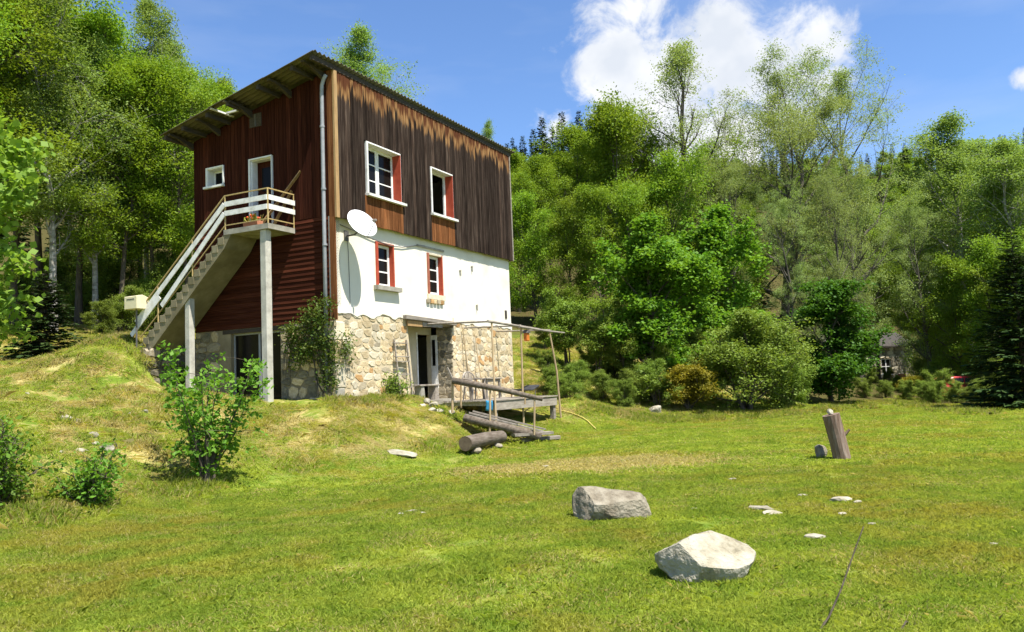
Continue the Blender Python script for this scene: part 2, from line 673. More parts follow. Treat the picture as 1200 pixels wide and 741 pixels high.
# ------------------------------------------------------------------ materials of the house and the things
noisy('mortar', [(.3, (.42, .34, .21)), (.7, (.56, .47, .32))], 5, .95, .6, .02)
noisy('plaster', [(.25, (.60, .53, .40)), (.45, (.68, .64, .53)), (.8, (.74, .71, .63))], .9, .95, .25, .01)
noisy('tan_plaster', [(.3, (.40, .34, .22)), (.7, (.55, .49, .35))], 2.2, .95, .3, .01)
noisy('shaded_side_plaster', [(.3, (.17, .135, .08)), (.7, (.28, .235, .15))], 2.2, .95, .3, .01)  # darker copy of tan_plaster, the side wall's shade put into its colour
noisy('stone_tan', [(.25, (.34, .25, .13)), (.5, (.52, .41, .24)), (.75, (.62, .53, .36))], 5, .9, .5, .02, rnd=.28)
noisy('stone_ochre', [(.3, (.32, .17, .06)), (.7, (.52, .33, .15))], 5, .9, .5, .02, rnd=.25)
noisy('stone_grey', [(.3, (.26, .215, .14)), (.7, (.42, .36, .25))], 5, .9, .5, .02, rnd=.28)
noisy('stone_pale', [(.3, (.48, .41, .28)), (.7, (.64, .57, .42))], 5, .9, .5, .02, rnd=.2)
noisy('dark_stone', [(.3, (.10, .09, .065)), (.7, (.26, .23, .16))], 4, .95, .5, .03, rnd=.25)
noisy('concrete', [(.25, (.17, .155, .12)), (.55, (.31, .29, .235)), (.8, (.42, .39, .33))], 3.5, .9, .35, .008)
noisy('post_concrete', [(.25, (.30, .285, .24)), (.55, (.46, .44, .37)), (.8, (.55, .52, .45))], 4.5, .9, .35, .008)
noisy('stair_concrete', [(.25, (.13, .11, .06)), (.6, (.22, .19, .115)), (.85, (.30, .27, .19))], 2.5, .9, .35, .008)
noisy('white_paint', [(.3, (.68, .67, .62)), (.7, (.80, .79, .76))], 6, .6, .15, .004, spec=.4)
noisy('worn_white', [(.3, (.52, .50, .44)), (.55, (.74, .73, .69)), (.9, (.80, .79, .76))], 5, .7, .2, .004)
noisy('red_paint', [(.3, (.30, .045, .022)), (.7, (.42, .075, .035))], 5, .65, .2, .004)
noisy('faded_red', [(.3, (.24, .07, .04)), (.7, (.36, .13, .08))], 5, .75, .2, .004)
noisy('yellow_metal', [(.3, (.34, .24, .09)), (.7, (.48, .36, .16))], 9, .6, .2, .003)
noisy('fresh_timber', [(.3, (.27, .16, .065)), (.7, (.40, .26, .12))], 4, .75, .25, .004, stretch=(5, 5, .6))
noisy('zinc', [(.3, (.22, .23, .24)), (.7, (.32, .33, .34))], 6, .5, .1, .003, spec=.5)
noisy('roof_sheet', [(.25, (.06, .052, .034)), (.6, (.12, .104, .066)), (.85, (.17, .15, .10))], 2.2, .9, .3, .006)
noisy('roof_timber', [(.3, (.035, .028, .02)), (.7, (.075, .06, .045))], 6, .9, .3, .006, stretch=(.6, 4, 4))
noisy('grey_timber', [(.25, (.15, .125, .095)), (.5, (.27, .235, .19)), (.8, (.38, .34, .28))], 3, .9, .45, .008, stretch=(1, 5, 5), rnd=.2)
noisy('log_bark', [(.25, (.055, .04, .027)), (.5, (.125, .10, .075)), (.8, (.22, .185, .15))], 5, .95, .7, .015, stretch=(.7, 3, 3), rnd=.1)
noisy('log_bark_upright', [(.25, (.085, .052, .033)), (.5, (.18, .125, .09)), (.8, (.30, .245, .20))], 5, .95, .7, .015, stretch=(3.5, 3.5, .6))
noisy('cut_wood', [(.3, (.10, .07, .045)), (.7, (.19, .14, .09))], 9, .9, .5, .01)
noisy('pole_wood', [(.3, (.30, .21, .11)), (.7, (.46, .35, .21))], 7, .85, .4, .005, stretch=(4, 4, .6), rnd=.2)
noisy('boulder_pale', [(.28, (.10, .082, .05)), (.40, (.27, .24, .165)), (.55, (.37, .34, .26)), (.8, (.43, .40, .32))], 5.5, .95, 1.0, .05)
noisy('boulder_grey', [(.28, (.065, .052, .034)), (.42, (.18, .152, .105)), (.55, (.25, .22, .16)), (.8, (.33, .30, .23))], 5.5, .95, 1.0, .05)
noisy('field_stone', [(.3, (.20, .175, .12)), (.7, (.40, .37, .29))], 6, .95, .5, .02, rnd=.25)
noisy('bark', [(.3, (.05, .04, .028)), (.7, (.13, .105, .075))], 5, .95, .6, .03, stretch=(3, 3, .5))
noisy('birch_bark', [(.30, (.10, .09, .075)), (.48, (.30, .28, .24)), (.75, (.52, .50, .46))], 3, .9, .4, .02, stretch=(1, 1, 2.2))
noisy('willow_bark', [(.3, (.055, .047, .035)), (.7, (.13, .115, .09))], 5, .95, .6, .03, stretch=(3, 3, .5))
noisy('plastic_pale', [(.3, (.22, .185, .15)), (.7, (.28, .24, .20))], 4, .5, .05, .002, spec=.4)
noisy('cream_paint', [(.3, (.62, .55, .33)), (.7, (.72, .65, .42))], 5, .55, .1, .003, spec=.4)
noisy('dish_white', [(.3, (.74, .74, .73)), (.7, (.80, .80, .79))], 4, .45, .03, .002, spec=.4)
noisy('dark_metal', [(.3, (.06, .058, .055)), (.7, (.13, .12, .11))], 8, .5, .1, .003, spec=.5)
noisy('terracotta', [(.3, (.34, .13, .07)), (.7, (.46, .2, .11))], 8, .85, .2, .004)
noisy('flower_red', [(.3, (.55, .05, .02)), (.7, (.75, .14, .05))], 8, .7, .1, .004)
noisy('orange_glass', [(.3, (.45, .12, .02)), (.7, (.65, .22, .04))], 8, .4, .1, .004)
noisy('blue_cloth', [(.3, (.02, .16, .30)), (.7, (.04, .26, .45))], 5, .8, .2, .01)
noisy('yellow_hose', [(.3, (.44, .36, .08)), (.7, (.56, .47, .14))], 9, .5, .1, .003)
noisy('black_cover', [(.3, (.02, .02, .022)), (.7, (.05, .05, .05))], 5, .6, .3, .01)
noisy('interior_dark', [(.3, (.035, .028, .022)), (.7, (.06, .05, .04))], 2, .95, .1, .01)
noisy('interior_red', [(.3, (.16, .05, .045)), (.7, (.22, .08, .07))], 2, .95, .1, .01)
noisy('slate', [(.3, (.03, .026, .022)), (.7, (.07, .06, .05))], 6, .85, .4, .01)
noisy('car_red', [(.4, (.42, .02, .03)), (.6, (.48, .03, .04))], 2, .3, .0, .001, spec=.6)
noisy('car_trim', [(.3, (.02, .02, .02)), (.7, (.04, .04, .04))], 8, .6, .1, .003)
noisy('rubber', [(.3, (.015, .015, .015)), (.7, (.03, .03, .03))], 8, .8, .1, .003)


def plank_mats():
    def board(name, base_stops, rnd, top=False, grain=(14, 14, .55)):
        t = NT(name)
        o = t.obj()
        add = t.n('ShaderNodeVectorMath', operation='ADD')
        cmb = t.n('ShaderNodeCombineXYZ')
        r = t.math('MULTIPLY', t.rnd(), 23.0)
        for i in range(3):
            t.L.new(r, cmb.inputs[i])
        t.L.new(o, add.inputs[0])
        t.L.new(cmb.outputs[0], add.inputs[1])
        g = t.noise(t.mapping(add.outputs[0], grain), 2.2, 5, .62)
        col = t.ramp(g, base_stops)
        col = t.mix(1.0, col, t.ramp(t.rnd(), [(0, (1 - rnd,) * 3), (.8, (1.0,) * 3), (1, (1 + rnd, 1 + rnd * .9, 1 + rnd * .8))]), 'MULTIPLY')
        if top:
            # rain-sheltered wood under the eave keeps its orange, streaking down into the weathered grey
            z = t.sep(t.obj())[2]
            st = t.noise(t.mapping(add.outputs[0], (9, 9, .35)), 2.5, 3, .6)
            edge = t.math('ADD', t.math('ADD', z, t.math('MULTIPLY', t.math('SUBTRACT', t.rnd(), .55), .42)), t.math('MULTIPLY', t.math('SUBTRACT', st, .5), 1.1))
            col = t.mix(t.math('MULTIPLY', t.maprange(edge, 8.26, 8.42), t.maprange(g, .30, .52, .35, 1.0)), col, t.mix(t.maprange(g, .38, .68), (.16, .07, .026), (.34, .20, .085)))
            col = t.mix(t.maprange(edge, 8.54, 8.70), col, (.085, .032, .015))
        t.principled(col, .95, g, .6, .006, .04)
    board('board_grey', [(.30, (.012, .008, .006)), (.47, (.036, .024, .018)), (.62, (.070, .050, .038)), (.8, (.18, .14, .105))], .55, True)
    board('board_orange', [(.28, (.07, .026, .010)), (.5, (.18, .070, .026)), (.75, (.30, .135, .055))], .35)
    board('board_red', [(.28, (.022, .0065, .004)), (.5, (.050, .0145, .008)), (.75, (.085, .029, .015))], .4)
    board('board_red_level', [(.28, (.030, .0085, .005)), (.5, (.062, .018, .0095)), (.75, (.10, .034, .017))], .35, False, (14, .55, 14))
    t = NT('pane_glass')
    t.principled((.010, .009, .008), .12, spec=.08)
    t = NT('car_glass')
    t.principled((.03, .035, .04), .05, spec=.6)


plank_mats()


# ------------------------------------------------------------------ stones
def stone_mesh(name, rng, n=7, depth=.05):
    """flat rubble stone, unit size about 1 x 1 in x,z, standing proud towards -y"""
    vs, fs = [], []
    ang = np.sort((np.arange(n) + rng.uniform(-.36, .36, n)) * 2 * math.pi / n)
    sq = 1.0 / np.maximum(np.abs(np.cos(ang)), np.abs(np.sin(ang))) ** .62
    rad = .47 * sq * rng.uniform(.84, 1.02, n)
    for a, r in zip(ang, rad):
        vs.append((r * math.cos(a), .5, r * math.sin(a)))
    for a, r in zip(ang, rad):
        vs.append((r * .97 * math.cos(a), -.45 + rng.uniform(-.1, .1), r * .97 * math.sin(a)))
    for a, r in zip(ang, rad):
        vs.append((r * .88 * math.cos(a), -1.0 + rng.uniform(-.25, .25), r * .88 * math.sin(a)))
    vs.append((0, -1.05, 0))
    for i in range(n):
        j = (i + 1) % n
        fs += [(i, j, n + j, n + i), (n + i, n + j, 2 * n + j, 2 * n + i), (2 * n + i, 2 * n + j, 3 * n)]
    me = bpy.data.meshes.new(name)
    me.from_pydata(vs, [], fs)
    me.update()
    return me


_srng = np.random.default_rng(5)
STONES = {}
for _m in ('stone_tan', 'stone_ochre', 'stone_grey', 'stone_pale', 'dark_stone'):
    STONES[_m] = []
    for _k in range(6):
        _me = stone_mesh('stone', _srng)
        _me.materials.append(MATS[_m])
        STONES[_m].append(_me)


def lay_stones(parent, plane, a0, a1, w0, w1, holes, rng, mats, weights, hmin=.17, hmax=.32, wmin=.2, wmax=.5, depth=.035, at=0.0, name='stone'):
    """rubble courses on a wall face; plane 'R' = facade (along u, facing -v), 'L' = side (along v, facing -u)"""
    w = w0
    cnt = 0
    while w < w1 - .06:
        h = min(rng.uniform(hmin, hmax), w1 - w)
        a = a0 + rng.uniform(-.1, 0)
        while a < a1 - .05:
            wd = rng.uniform(wmin, wmax)
            if a + wd > a1 - .1:
                wd = a1 - a
            ca, cw = a + wd / 2, w + h / 2
            hh = h
            if not any(x0 - .03 < ca < x1 + .03 and z0 < cw < z1 + .05 for x0, x1, z0, z1 in holes):
                wj = wd
                for x0, x1, z0, z1 in holes:        # trim at the edge of an opening
                    if z0 < cw < z1 + .05:
                        if ca < x0 < ca + wd / 2:
                            wj = (x0 - a)
                            ca = a + wj / 2
                        elif ca - wd / 2 < x1 < ca:
                            wj = a + wd - x1
                            ca = x1 + wj / 2
                pieces = [(cw, hh)]
                if hh > .24 and wj < .33 and rng.uniform() < .4:
                    k = rng.uniform(.4, .6)
                    pieces = [(w + hh * k / 2, hh * k), (w + hh * (1 + k) / 2, hh * (1 - k))]
                for pw, ph in pieces:
                    if ca < a0 + .02 or ca > a1:
                        continue
                    me = STONES[rng.choice(mats, p=weights)][rng.integers(6)]
                    o = link(name, me, parent)
                    o.scale = (wj * rng.uniform(1.02, 1.18), depth * rng.uniform(.6, 1.5), ph * rng.uniform(1.05, 1.28))
                    if plane == 'R':
                        o.location = (ca, at, pw + rng.uniform(-.045, .045))
                        o.rotation_euler = (0, rng.uniform(-.35, .35), 0)
                    else:
                        o.location = (at, ca, pw + rng.uniform(-.02, .02))
                        o.rotation_euler = (0, rng.uniform(-.12, .12), -math.pi / 2)
                    cnt += 1
            a += wd
        w += h
    return cnt


def wall_cells(mb, plane, a0, a1, w0, w1, d0, d1, holes):
    """solid wall with rectangular openings, as butted boxes that share no overlapping faces"""
    xs = sorted({a0, a1, *[h[0] for h in holes], *[h[1] for h in holes]})
    for x0, x1 in zip(xs[:-1], xs[1:]):
        zs = [(w0, w1)]
        for h in holes:
            if h[0] <= x0 + 1e-6 and h[1] >= x1 - 1e-6:
                nz = []
                for z0, z1 in zs:
                    if h[3] <= z0 or h[2] >= z1:
                        nz.append((z0, z1))
                        continue
                    if h[2] > z0:
                        nz.append((z0, h[2]))
                    if h[3] < z1:
                        nz.append((h[3], z1))
                zs = nz
        for z0, z1 in zs:
            if plane == 'R':
                mb.box((x0, d0, z0), (x1, d1, z1))
            else:
                mb.box((d0, x0, z0), (d1, x1, z1))


# ------------------------------------------------------------------ the house
LEN, DEP = 10.2, 5.1


def roof_z(v):
    return 9.06 - .22 * (v + .25)


house = empty('house', HO, H_ROT, 'three storey house with stone base, white plaster middle and weathered timber upper floor', 'house')
W1, W2 = (1.38, 3.0, 5.74, 7.22), (4.70, 6.0, 5.74, 7.22)
W3, W4 = (1.88, 2.75, 3.20, 4.47), (4.56, 5.44, 3.17, 4.47)
REC = (3.36, 5.90, -1.3, 2.26)
LW, LD, LG = (3.92, 4.54, 6.32, 6.84), (2.08, 2.87, 4.72, 6.84), (1.88, 3.72, -.25, 1.98)


def build_house():
    rng = np.random.default_rng(21)
    # stone base
    mb = MB()
    wall_cells(mb, 'R', 0, LEN, -1.3, 2.38, 0, .6, [REC])
    mb.prism([(REC[0] - .005, -1.2), (REC[0] + .34, -1.2), (REC[0] + .28, 0), (REC[0] - .005, 2.24)], 1, .012, .78)
    sw = mb.build('stone_wall', 'mortar', house)
    tag(sw, 'cream rubble stone ground floor wall')
    lay_stones(sw, 'R', .38, LEN - .02, -.75, 2.36, [REC], rng, ['stone_tan', 'stone_pale', 'stone_ochre', 'stone_grey'], [.55, .34, .07, .04],
               hmin=.14, hmax=.27, wmin=.17, wmax=.44, depth=.012)
    lay_stones(sw, 'L', .05, .6, -.3, 2.1, [], rng, ['stone_tan', 'stone_grey'], [.6, .4], hmin=.25, hmax=.4, wmin=.3, wmax=.5, depth=.02, at=-.002)
    lay_stones(sw, 'L', .03, .60, -.25, 2.2, [], rng, ['dark_stone', 'stone_grey'], [.7, .3], hmin=.18, hmax=.3, wmin=.2, wmax=.34, depth=.03, at=REC[1] + .004)  # dark stones on the reveal: its grazing light is put into their colour
    for k, z in enumerate((-.12, .34, .98, 1.6)):               # dressed quoins at the corner
        h = (.46, .64, .62, .5)[k]
        q = MB().box((-.012 - .004 * k, -.02, z), (.34 + .06 * (k % 2), .25, z + h - .015)).build('quoin', ('concrete', 'stone_pale', 'stone_tan', 'stone_pale')[k], sw, bevel=.02)
    # recessed doorway: back wall, beam, door
    mb = MB()
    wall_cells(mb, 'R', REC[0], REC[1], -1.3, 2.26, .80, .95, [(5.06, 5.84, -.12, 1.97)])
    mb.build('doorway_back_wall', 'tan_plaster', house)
    mb = MB()
    mb.prism([(3.1, 2.29), (4.2, 2.27), (5.98, 2.22), (5.98, 2.33), (5.0, 2.37), (3.1, 2.42)], 1, -.16, .02)
    bm = mb.build('lintel_beam', 'grey_timber', house, bevel=.012)
    MB().box((3.36, .03, 2.20), (5.89, .6, 2.255)).build('lintel_board', 'grey_timber', house)
    MB().box((3.25, -.10, 2.10), (4.02, -.055, 2.262)).build('broken_board', 'fresh_timber', house)
    MB().box((4.06, -.09, 2.12), (5.2, -.05, 2.25)).build('broken_board', 'grey_timber', house)
    door = MB().box((5.84, .56, -.1), (5.885, .79, 1.95)).build('door', 'worn_white', house)
    MB().box((5.825, .62, .95), (5.839, .73, 1.8)).build('pane', 'pane_glass', door)
    MB().box((5.825, .62, .1), (5.839, .73, .75)).build('panel', 'worn_white', door)
    MB().box((5.0, .78, -.12), (5.06, .84, 2.02)).build('door_frame', 'worn_white', house)
    MB().box((3.72, -.02, -.32), (5.9, .79, -.13)).build('threshold', 'concrete', house)
    # plaster storey
    mb = MB()
    wall_cells(mb, 'R', 0, LEN, 2.38, 4.90, 0.012, .5, [W3, W4])
    pw = mb.build('plaster_wall', 'plaster', house)
    # ragged lower edge of the plaster over the stones
    mb = MB()
    top = [(x, 2.46) for x in np.linspace(.02, LEN - .02, 40)]
    for x0, x1 in ((.02, 3.1), (6.0, LEN - .02)):
        xs = np.linspace(x0, x1, int((x1 - x0) / .12))
        poly = [(x, 2.30 + .06 * math.sin(x * 5.1) * math.sin(x * 2.3) + rng.uniform(-.045, .045)) for x in xs] + [(x1, 2.5), (x0, 2.5)]
        mb.prism(poly, 1, -.028, .010)
    mb.build('plaster_edge', 'plaster', house)
    # upper storey backing and planks
    mb = MB()
    wall_cells(mb, 'R', .0, LEN + .05, 4.90, 8.88, -.10, .3, [W1, W2])
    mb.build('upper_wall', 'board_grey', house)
    clad = MB().box((0.0, -.118, 4.86), (LEN + .05, -.102, 4.90)).build('cladding', 'board_grey', house)
    tag(clad, 'weathered grey brown vertical boards of the upper storey')
    pitch = .142
    n = int((LEN + .05 - .13) / pitch)
    for i in range(n + 1):
        x0 = .13 + i * pitch
        x1 = min(x0 + pitch - .011, LEN + .05)
        spans = [(4.85 + rng.uniform(-.012, .012), 8.90)]
        low = False
        for h in (W1, W2):
            if x1 > h[0] - .02 and x0 < h[1] + .02:
                spans = [(spans[0][0], h[2] - .06), (h[3] + .03, 8.90)]
                low = True
        for k, (z0, z1) in enumerate(spans):
            d = rng.uniform(.022, .034)
            b = MB().box((x0, -.12 - d, z0), (x1, -.12, z1))
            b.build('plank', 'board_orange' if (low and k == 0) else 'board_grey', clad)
    # cream corner board and the weathered board at the far end
    MB().box((-.02, -.165, 4.84), (.115, -.105, 8.93)).build('corner_board', 'fresh_timber', house)
    MB().box((LEN + .05, -.165, 4.84), (LEN + .11, .06, 8.86)).build('end_board', 'grey_timber', house)
    # side wall: stone, horizontal boards, vertical boards
    mb = MB()
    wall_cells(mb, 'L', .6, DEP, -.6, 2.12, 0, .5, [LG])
    side = mb.build('side_stone_wall', 'shaded_side_plaster', house)
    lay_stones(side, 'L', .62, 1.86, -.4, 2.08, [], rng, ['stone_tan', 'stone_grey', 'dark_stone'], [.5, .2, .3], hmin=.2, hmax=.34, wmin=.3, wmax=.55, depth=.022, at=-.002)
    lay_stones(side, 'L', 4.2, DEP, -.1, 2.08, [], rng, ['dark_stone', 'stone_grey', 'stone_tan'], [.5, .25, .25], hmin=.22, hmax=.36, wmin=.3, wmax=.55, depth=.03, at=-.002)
    mb = MB()
    wall_cells(mb, 'L', .012, DEP, 2.12, 7.75, .03, .3, [LW, LD])
    mb.prism([(.012, 7.75), (DEP, 7.75), (DEP, roof_z(DEP) - .10), (.012, roof_z(0) - .10)], 0, .03, .3)
    mb.build('side_upper_wall', 'board_red', house)
    lap = MB().box((.0, .14, 2.10), (.028, DEP, 2.13)).build('lap_siding', 'board_red_level', house)
    tag(lap, 'dark red horizontal lapped boards')
    z, k = 2.12, 0
    while z < 4.86:
        h = .142
        z1 = min(z + h, 4.9)
        b = MB()
        b.prism([(.028, z - .012), (-.030, z - .012), (-.004, z1), (.028, z1)], 1, .14, DEP - .002)
        b.build('board', 'board_red_level', lap)
        z += h
        k += 1
    sc = MB().box((.0, .14, 4.90), (.024, DEP, 4.93)).build('side_cladding', 'board_red', house)
    tag(sc, 'dark red brown vertical boards on the side wall')
    v = .10
    while v < DEP - .04:
        wd = rng.uniform(.12, .16)
        v1 = min(v + wd - .009, DEP - .002)
        top = roof_z(v1) - .12
        spans = [(4.905 + rng.uniform(0, .02), top)]
        for hz in (LW, LD):
            if v1 > hz[0] - .01 and v < hz[1] + .01:
                spans = ([(spans[0][0], hz[2] - .05)] if hz is LW else []) + [(hz[3] + .04, top)]
        for z0, z1 in spans:
            MB().box((-.006 - rng.uniform(0, .012), v, z0), (.026, v1, z1)).build('plank', 'board_red', sc)
        v += wd
    MB().box((-.02, -.10, 2.12), (.01, .09, 4.86)).build('corner_post', 'board_orange', house)
    MB().box((-.02, -.10, 4.86), (.01, .09, 8.86)).build('corner_post', 'board_orange', house)
    # vent in the side wall
    vt = MB().box((-.03, 2.42, 7.78), (.02, 2.86, 8.16)).build('vent', 'roof_timber', house)
    MB().box((-.045, 2.62, 7.80), (-.031, 2.65, 8.14)).build('vent_bar', 'dark_metal', vt)
    # hidden rear and far walls; unseen floor slabs put in to block light
    mb = MB()
    mb.box((.5, DEP - .3, -.8), (LEN, DEP, 7.8))
    mb.box((.3, DEP - .3, 2.13), (.5, DEP, 7.8))
    mb.build('rear_wall', 'plaster', house)
    mb = MB()
    mb.box((LEN - .4, .6, -1.2), (LEN, DEP - .3, 2.38))
    mb.box((LEN - .4, .5, 2.38), (LEN, DEP - .3, 7.75))
    mb.prism([(.3, 7.75), (DEP - .3, 7.75), (DEP - .3, roof_z(DEP) - .1), (.3, roof_z(.3) - .1)], 0, LEN - .35, LEN)
    mb.build('far_wall', 'plaster', house)
    MB().box((.5, .96, -.3), (LEN - .4, DEP - .3, -.12)).build('ground_floor', 'interior_dark', house)
    MB().box((.5, .6, 2.2), (LEN - .4, DEP - .3, 2.36)).build('middle_floor', 'interior_dark', house)
    MB().box((.35, .52, 4.6), (LEN - .4, DEP - .3, 4.78)).build('upper_floor', 'interior_dark', house)
    MB().box((1.6, 3.0, -.1), (1.7, 4.7, 2.15)).build('inner_partition', 'interior_red', house)
    # downpipe
    mb = MB()
    mb.tube([(-.10, .02, 8.72), (-.10, .10, 8.62), (-.10, .17, 8.45), (-.10, .18, 8.2), (-.10, .20, 4.6), (-.10, .22, .05)], .052, 10)
    dp = mb.build('downpipe', 'zinc', house, smooth=True)
    for z in (7.3, 5.6, 4.1, 2.5):
        MB().tube([(-.10, .19, z), (-.10, .19, z + .05)], .066, 10).box((-.10, .18, z + .01), (0.0, .20, z + .04)).build('clamp', 'zinc', dp)
    # cable along the plaster under the boards, vents, rust stains of the wall
    pts = [(.3, -.015, 4.70), (.9, -.02, 4.62), (1.6, -.02, 4.52), (2.6, -.02, 4.42), (3.2, -.02, 4.46), (4.0, -.02, 4.62), (4.4, -.02, 4.66)]
    MB().tube(pts, .012, 6).build('cable', 'dark_metal', house)
    MB().box((4.0, -.03, 4.60), (5.55, .01, 4.66)).build('wall_strip', 'concrete', house)
    for u, z in ((6.55, 4.10), (7.35, 4.32), (7.6, 3.0)):
        MB().tube([(u, -.05, z), (u, .02, z)], .035, 6).tube([(u, -.04, z - .02), (u + .02, -.03, z - .18)], .018, 5).build('wall_hook', 'concrete', house)
    MB().box((9.72, -.01, 2.66), (9.86, .03, 2.96)).build('vent_hole', 'interior_dark', house)


build_house()


def build_windows():
    # upper windows: white lining, red jamb, white sill
    for k, (x0, x1, z0, z1) in enumerate((W1, W2)):
        w = MB()
        w.box((x0 - .022, -.168, z0 - .02), (x0, -.10, z1 + .015)).box((x1, -.168, z0 - .02), (x1 + .022, -.10, z1 + .015))
        w.box((x0, -.168, z1), (x1, -.10, z1 + .015))
        win = w.build('window', 'worn_white', house)
        MB().box((x0 + .002, -.18, z1 - .03), (x1 - .002, .16, z1 - .002)).build('head_lining', 'white_paint', win)
        MB().box((x0 + .002, -.18, z0), (x0 + .03, .16, z1 - .032)).build('jamb', 'white_paint', win)
        MB().box((x1 - .03, -.18, z0), (x1 - .002, .16, z1 - .032)).build('jamb', 'red_paint', win)
        MB().box((x0 - .07, -.26, z0 - .075), (x1 + .16, .14, z0 - .003)).build('sill', 'worn_white', win)
        fv = .10
        xa, xb = x0 + .032, x1 - .032
        za, zb = z0 + .002, z1 - .034
        if k == 0:
            mid = (xa + xb) / 2
            for c0, c1 in ((xa, mid - .004), (mid + .004, xb)):
                f = MB()
                f.box((c0, fv, za), (c0 + .075, fv + .05, zb)).box((c1 - .075, fv, za), (c1, fv + .05, zb))
                f.box((c0 + .075, fv, za), (c1 - .075, fv + .05, za + .09)).box((c0 + .075, fv, zb - .07), (c1 - .075, fv + .05, zb))
                step = (zb - .07 - za - .09) / 3
                for j in (1, 2):
                    zz = za + .09 + step * (j + (.05 if j == 2 else -.05))
                    f.box((c0 + .075, fv + .01, zz - .017), (c1 - .075, fv + .04, zz + .017))
                cs = f.build('casement', 'white_paint', win)
                g = za + .09
                for j in range(3):
                    MB().box((c0 + .07, fv + .022, g + step * j + .012), (c1 - .07, fv + .028, g + step * (j + 1) - .012)).build('pane', 'pane_glass', win)
        else:
            f = MB()
            c0, c1 = xb - .09, xb
            f.box((c0, fv, za), (c0 + .09, fv + .05, zb))
            f.box((xa, fv, zb - .05), (c0, fv + .05, zb)).box((xa, fv, za), (c0, fv + .05, za + .05))
            f.build('window_frame', 'worn_white', win)
            # the casement stands open, turned inwards
            MB().box((xa, fv + .051, za + .05), (xa + .04, fv + .6, zb - .05)).build('casement', 'worn_white', win)
    # middle storey windows: red surround, single white casement of three panes
    for k, (x0, x1, z0, z1) in enumerate((W3, W4)):
        w = MB()
        w.box((x0 - .01, -.02, z0), (x0 + .10, .22, z1))
        win = w.build('window', 'red_paint' if k == 0 else 'faded_red', house)
        MB().box((x1 - .05, -.02, z0), (x1 + .01, .22, z1)).build('jamb', 'red_paint', win)
        MB().box((x0 + .102, -.02, z1 - .05), (x1 - .052, .22, z1)).build('head_lining', 'faded_red' if k == 0 else 'tan_plaster', win)
        MB().box((x0 - .13, -.14, z0 - .13), (x1 + .2, .20, z0 - .004)).build('sill', 'concrete', win) if k == 0 else \
            MB().box((x0 - .05, -.045, z0 - .16), (x1 + .08, .20, z0 - .004)).build('sill', 'stone_pale', win)
        if k == 1:
            for j in range(5):
                MB().box((x0 - .12 + j * .2, -.05 - .01 * (j % 2), z0 - .30), (x0 + .05 + j * .2, .01, z0 - .17)).build('exposed_brick', ('stone_grey', 'stone_ochre', 'stone_tan')[j % 3], win, bevel=.012)
        fv = .12
        xa, xb = x0 + .11, x1 - .06
        za, zb = z0 + .002, z1 - .054
        f = MB()
        f.box((xa, fv, za), (xa + .085, fv + .05, zb)).box((xb - .085, fv, za), (xb, fv + .05, zb))
        f.box((xa + .085, fv, za), (xb - .085, fv + .05, za + .085)).box((xa + .085, fv, zb - .08), (xb - .085, fv + .05, zb))
        step = (zb - .08 - za - .085) / 3
        for j in (1, 2):
            zz = za + .085 + step * j
            f.box((xa + .085, fv + .01, zz - .02), (xb - .085, fv + .04, zz + .02))
        f.build('casement', 'white_paint', win)
        for j in range(3):
            MB().box((xa + .08, fv + .022, za + .085 + step * j + .014), (xb - .08, fv + .028, za + .085 + step * (j + 1) - .014)).build('pane', 'pane_glass', win)
    # side wall: small white window
    y0, y1, z0, z1 = LW
    w = MB()
    w.box((-.05, y0 - .04, z0), (.0, y0, z1 + .04)).box((-.05, y1, z0), (.0, y1 + .04, z1 + .04)).box((-.05, y0, z1), (.0, y1, z1 + .04))
    win = w.build('window', 'white_paint', house)
    MB().box((-.03, y1 - .02, z0), (.29, y1 - .001, z1)).build('jamb', 'white_paint', win)
    MB().box((-.03, y0 + .001, z0), (.29, y0 + .02, z1)).build('jamb', 'white_paint', win)
    MB().box((-.03, y0 + .021, z1 - .02), (.29, y1 - .021, z1 - .001)).build('head_lining', 'white_paint', win)
    MB().box((-.10, y0 - .06, z0 - .06), (.2, y1 + .1, z0 - .002)).build('sill', 'white_paint', win)
    MB().box((.22, y0 + .022, z0), (.26, y1 - .022, z0 + .06)).box((.22, y0 + .022, z1 - .08), (.26, y1 - .022, z1 - .022)).box((.22, y0 + .022, z0 + .06), (.26, y0 + .07, z1 - .08)).box((.22, y1 - .07, z0 + .06), (.26, y1 - .022, z1 - .08)).build('casement', 'white_paint', win)
    MB().box((.235, y0 + .06, z0 + .05), (.24, y1 - .06, z1 - .07)).build('pane', 'pane_glass', win)
    # balcony door
    y0, y1, z0, z1 = LD
    w = MB()
    w.box((-.04, y1 - .002, z0), (.03, y1 + .05, z1 + .04)).box((-.04, y0 - .02, z0), (.03, y0, z1 + .04)).box((-.04, y0, z1), (.03, y1 - .002, z1 + .04))
    door = w.build('balcony_door', 'white_paint', house)
    MB().box((.03, y1 - .03, z0), (.29, y1 - .004, z1)).build('jamb', 'white_paint', door)
    MB().box((.03, y0 + .03, z1 - .02), (.29, y1 - .031, z1 - .002)).build('head_lining', 'white_paint', door)
    MB().box((.24, y0 + .002, z0 + .02), (.28, y1 - .032, z1 - .022)).build('door_leaf', 'board_red', door)
    MB().box((.228, y0 + .14, z0 + 1.25), (.239, y1 - .2, z1 - .2)).build('pane', 'pane_glass', door)
    # glazed door under the stairs
    y0, y1, z0, z1 = LG
    w = MB()
    w.box((.12, y0, z1 - .05), (.18, y1, z1)).box((.12, y0, z0), (.18, y0 + .05, z1 - .05)).box((.12, y1 - .05, z0), (.18, y1, z1 - .05)).box((.12, 2.72, z0), (.18, 2.79, z1 - .05))
    gd = w.build('glazed_door', 'zinc', house)
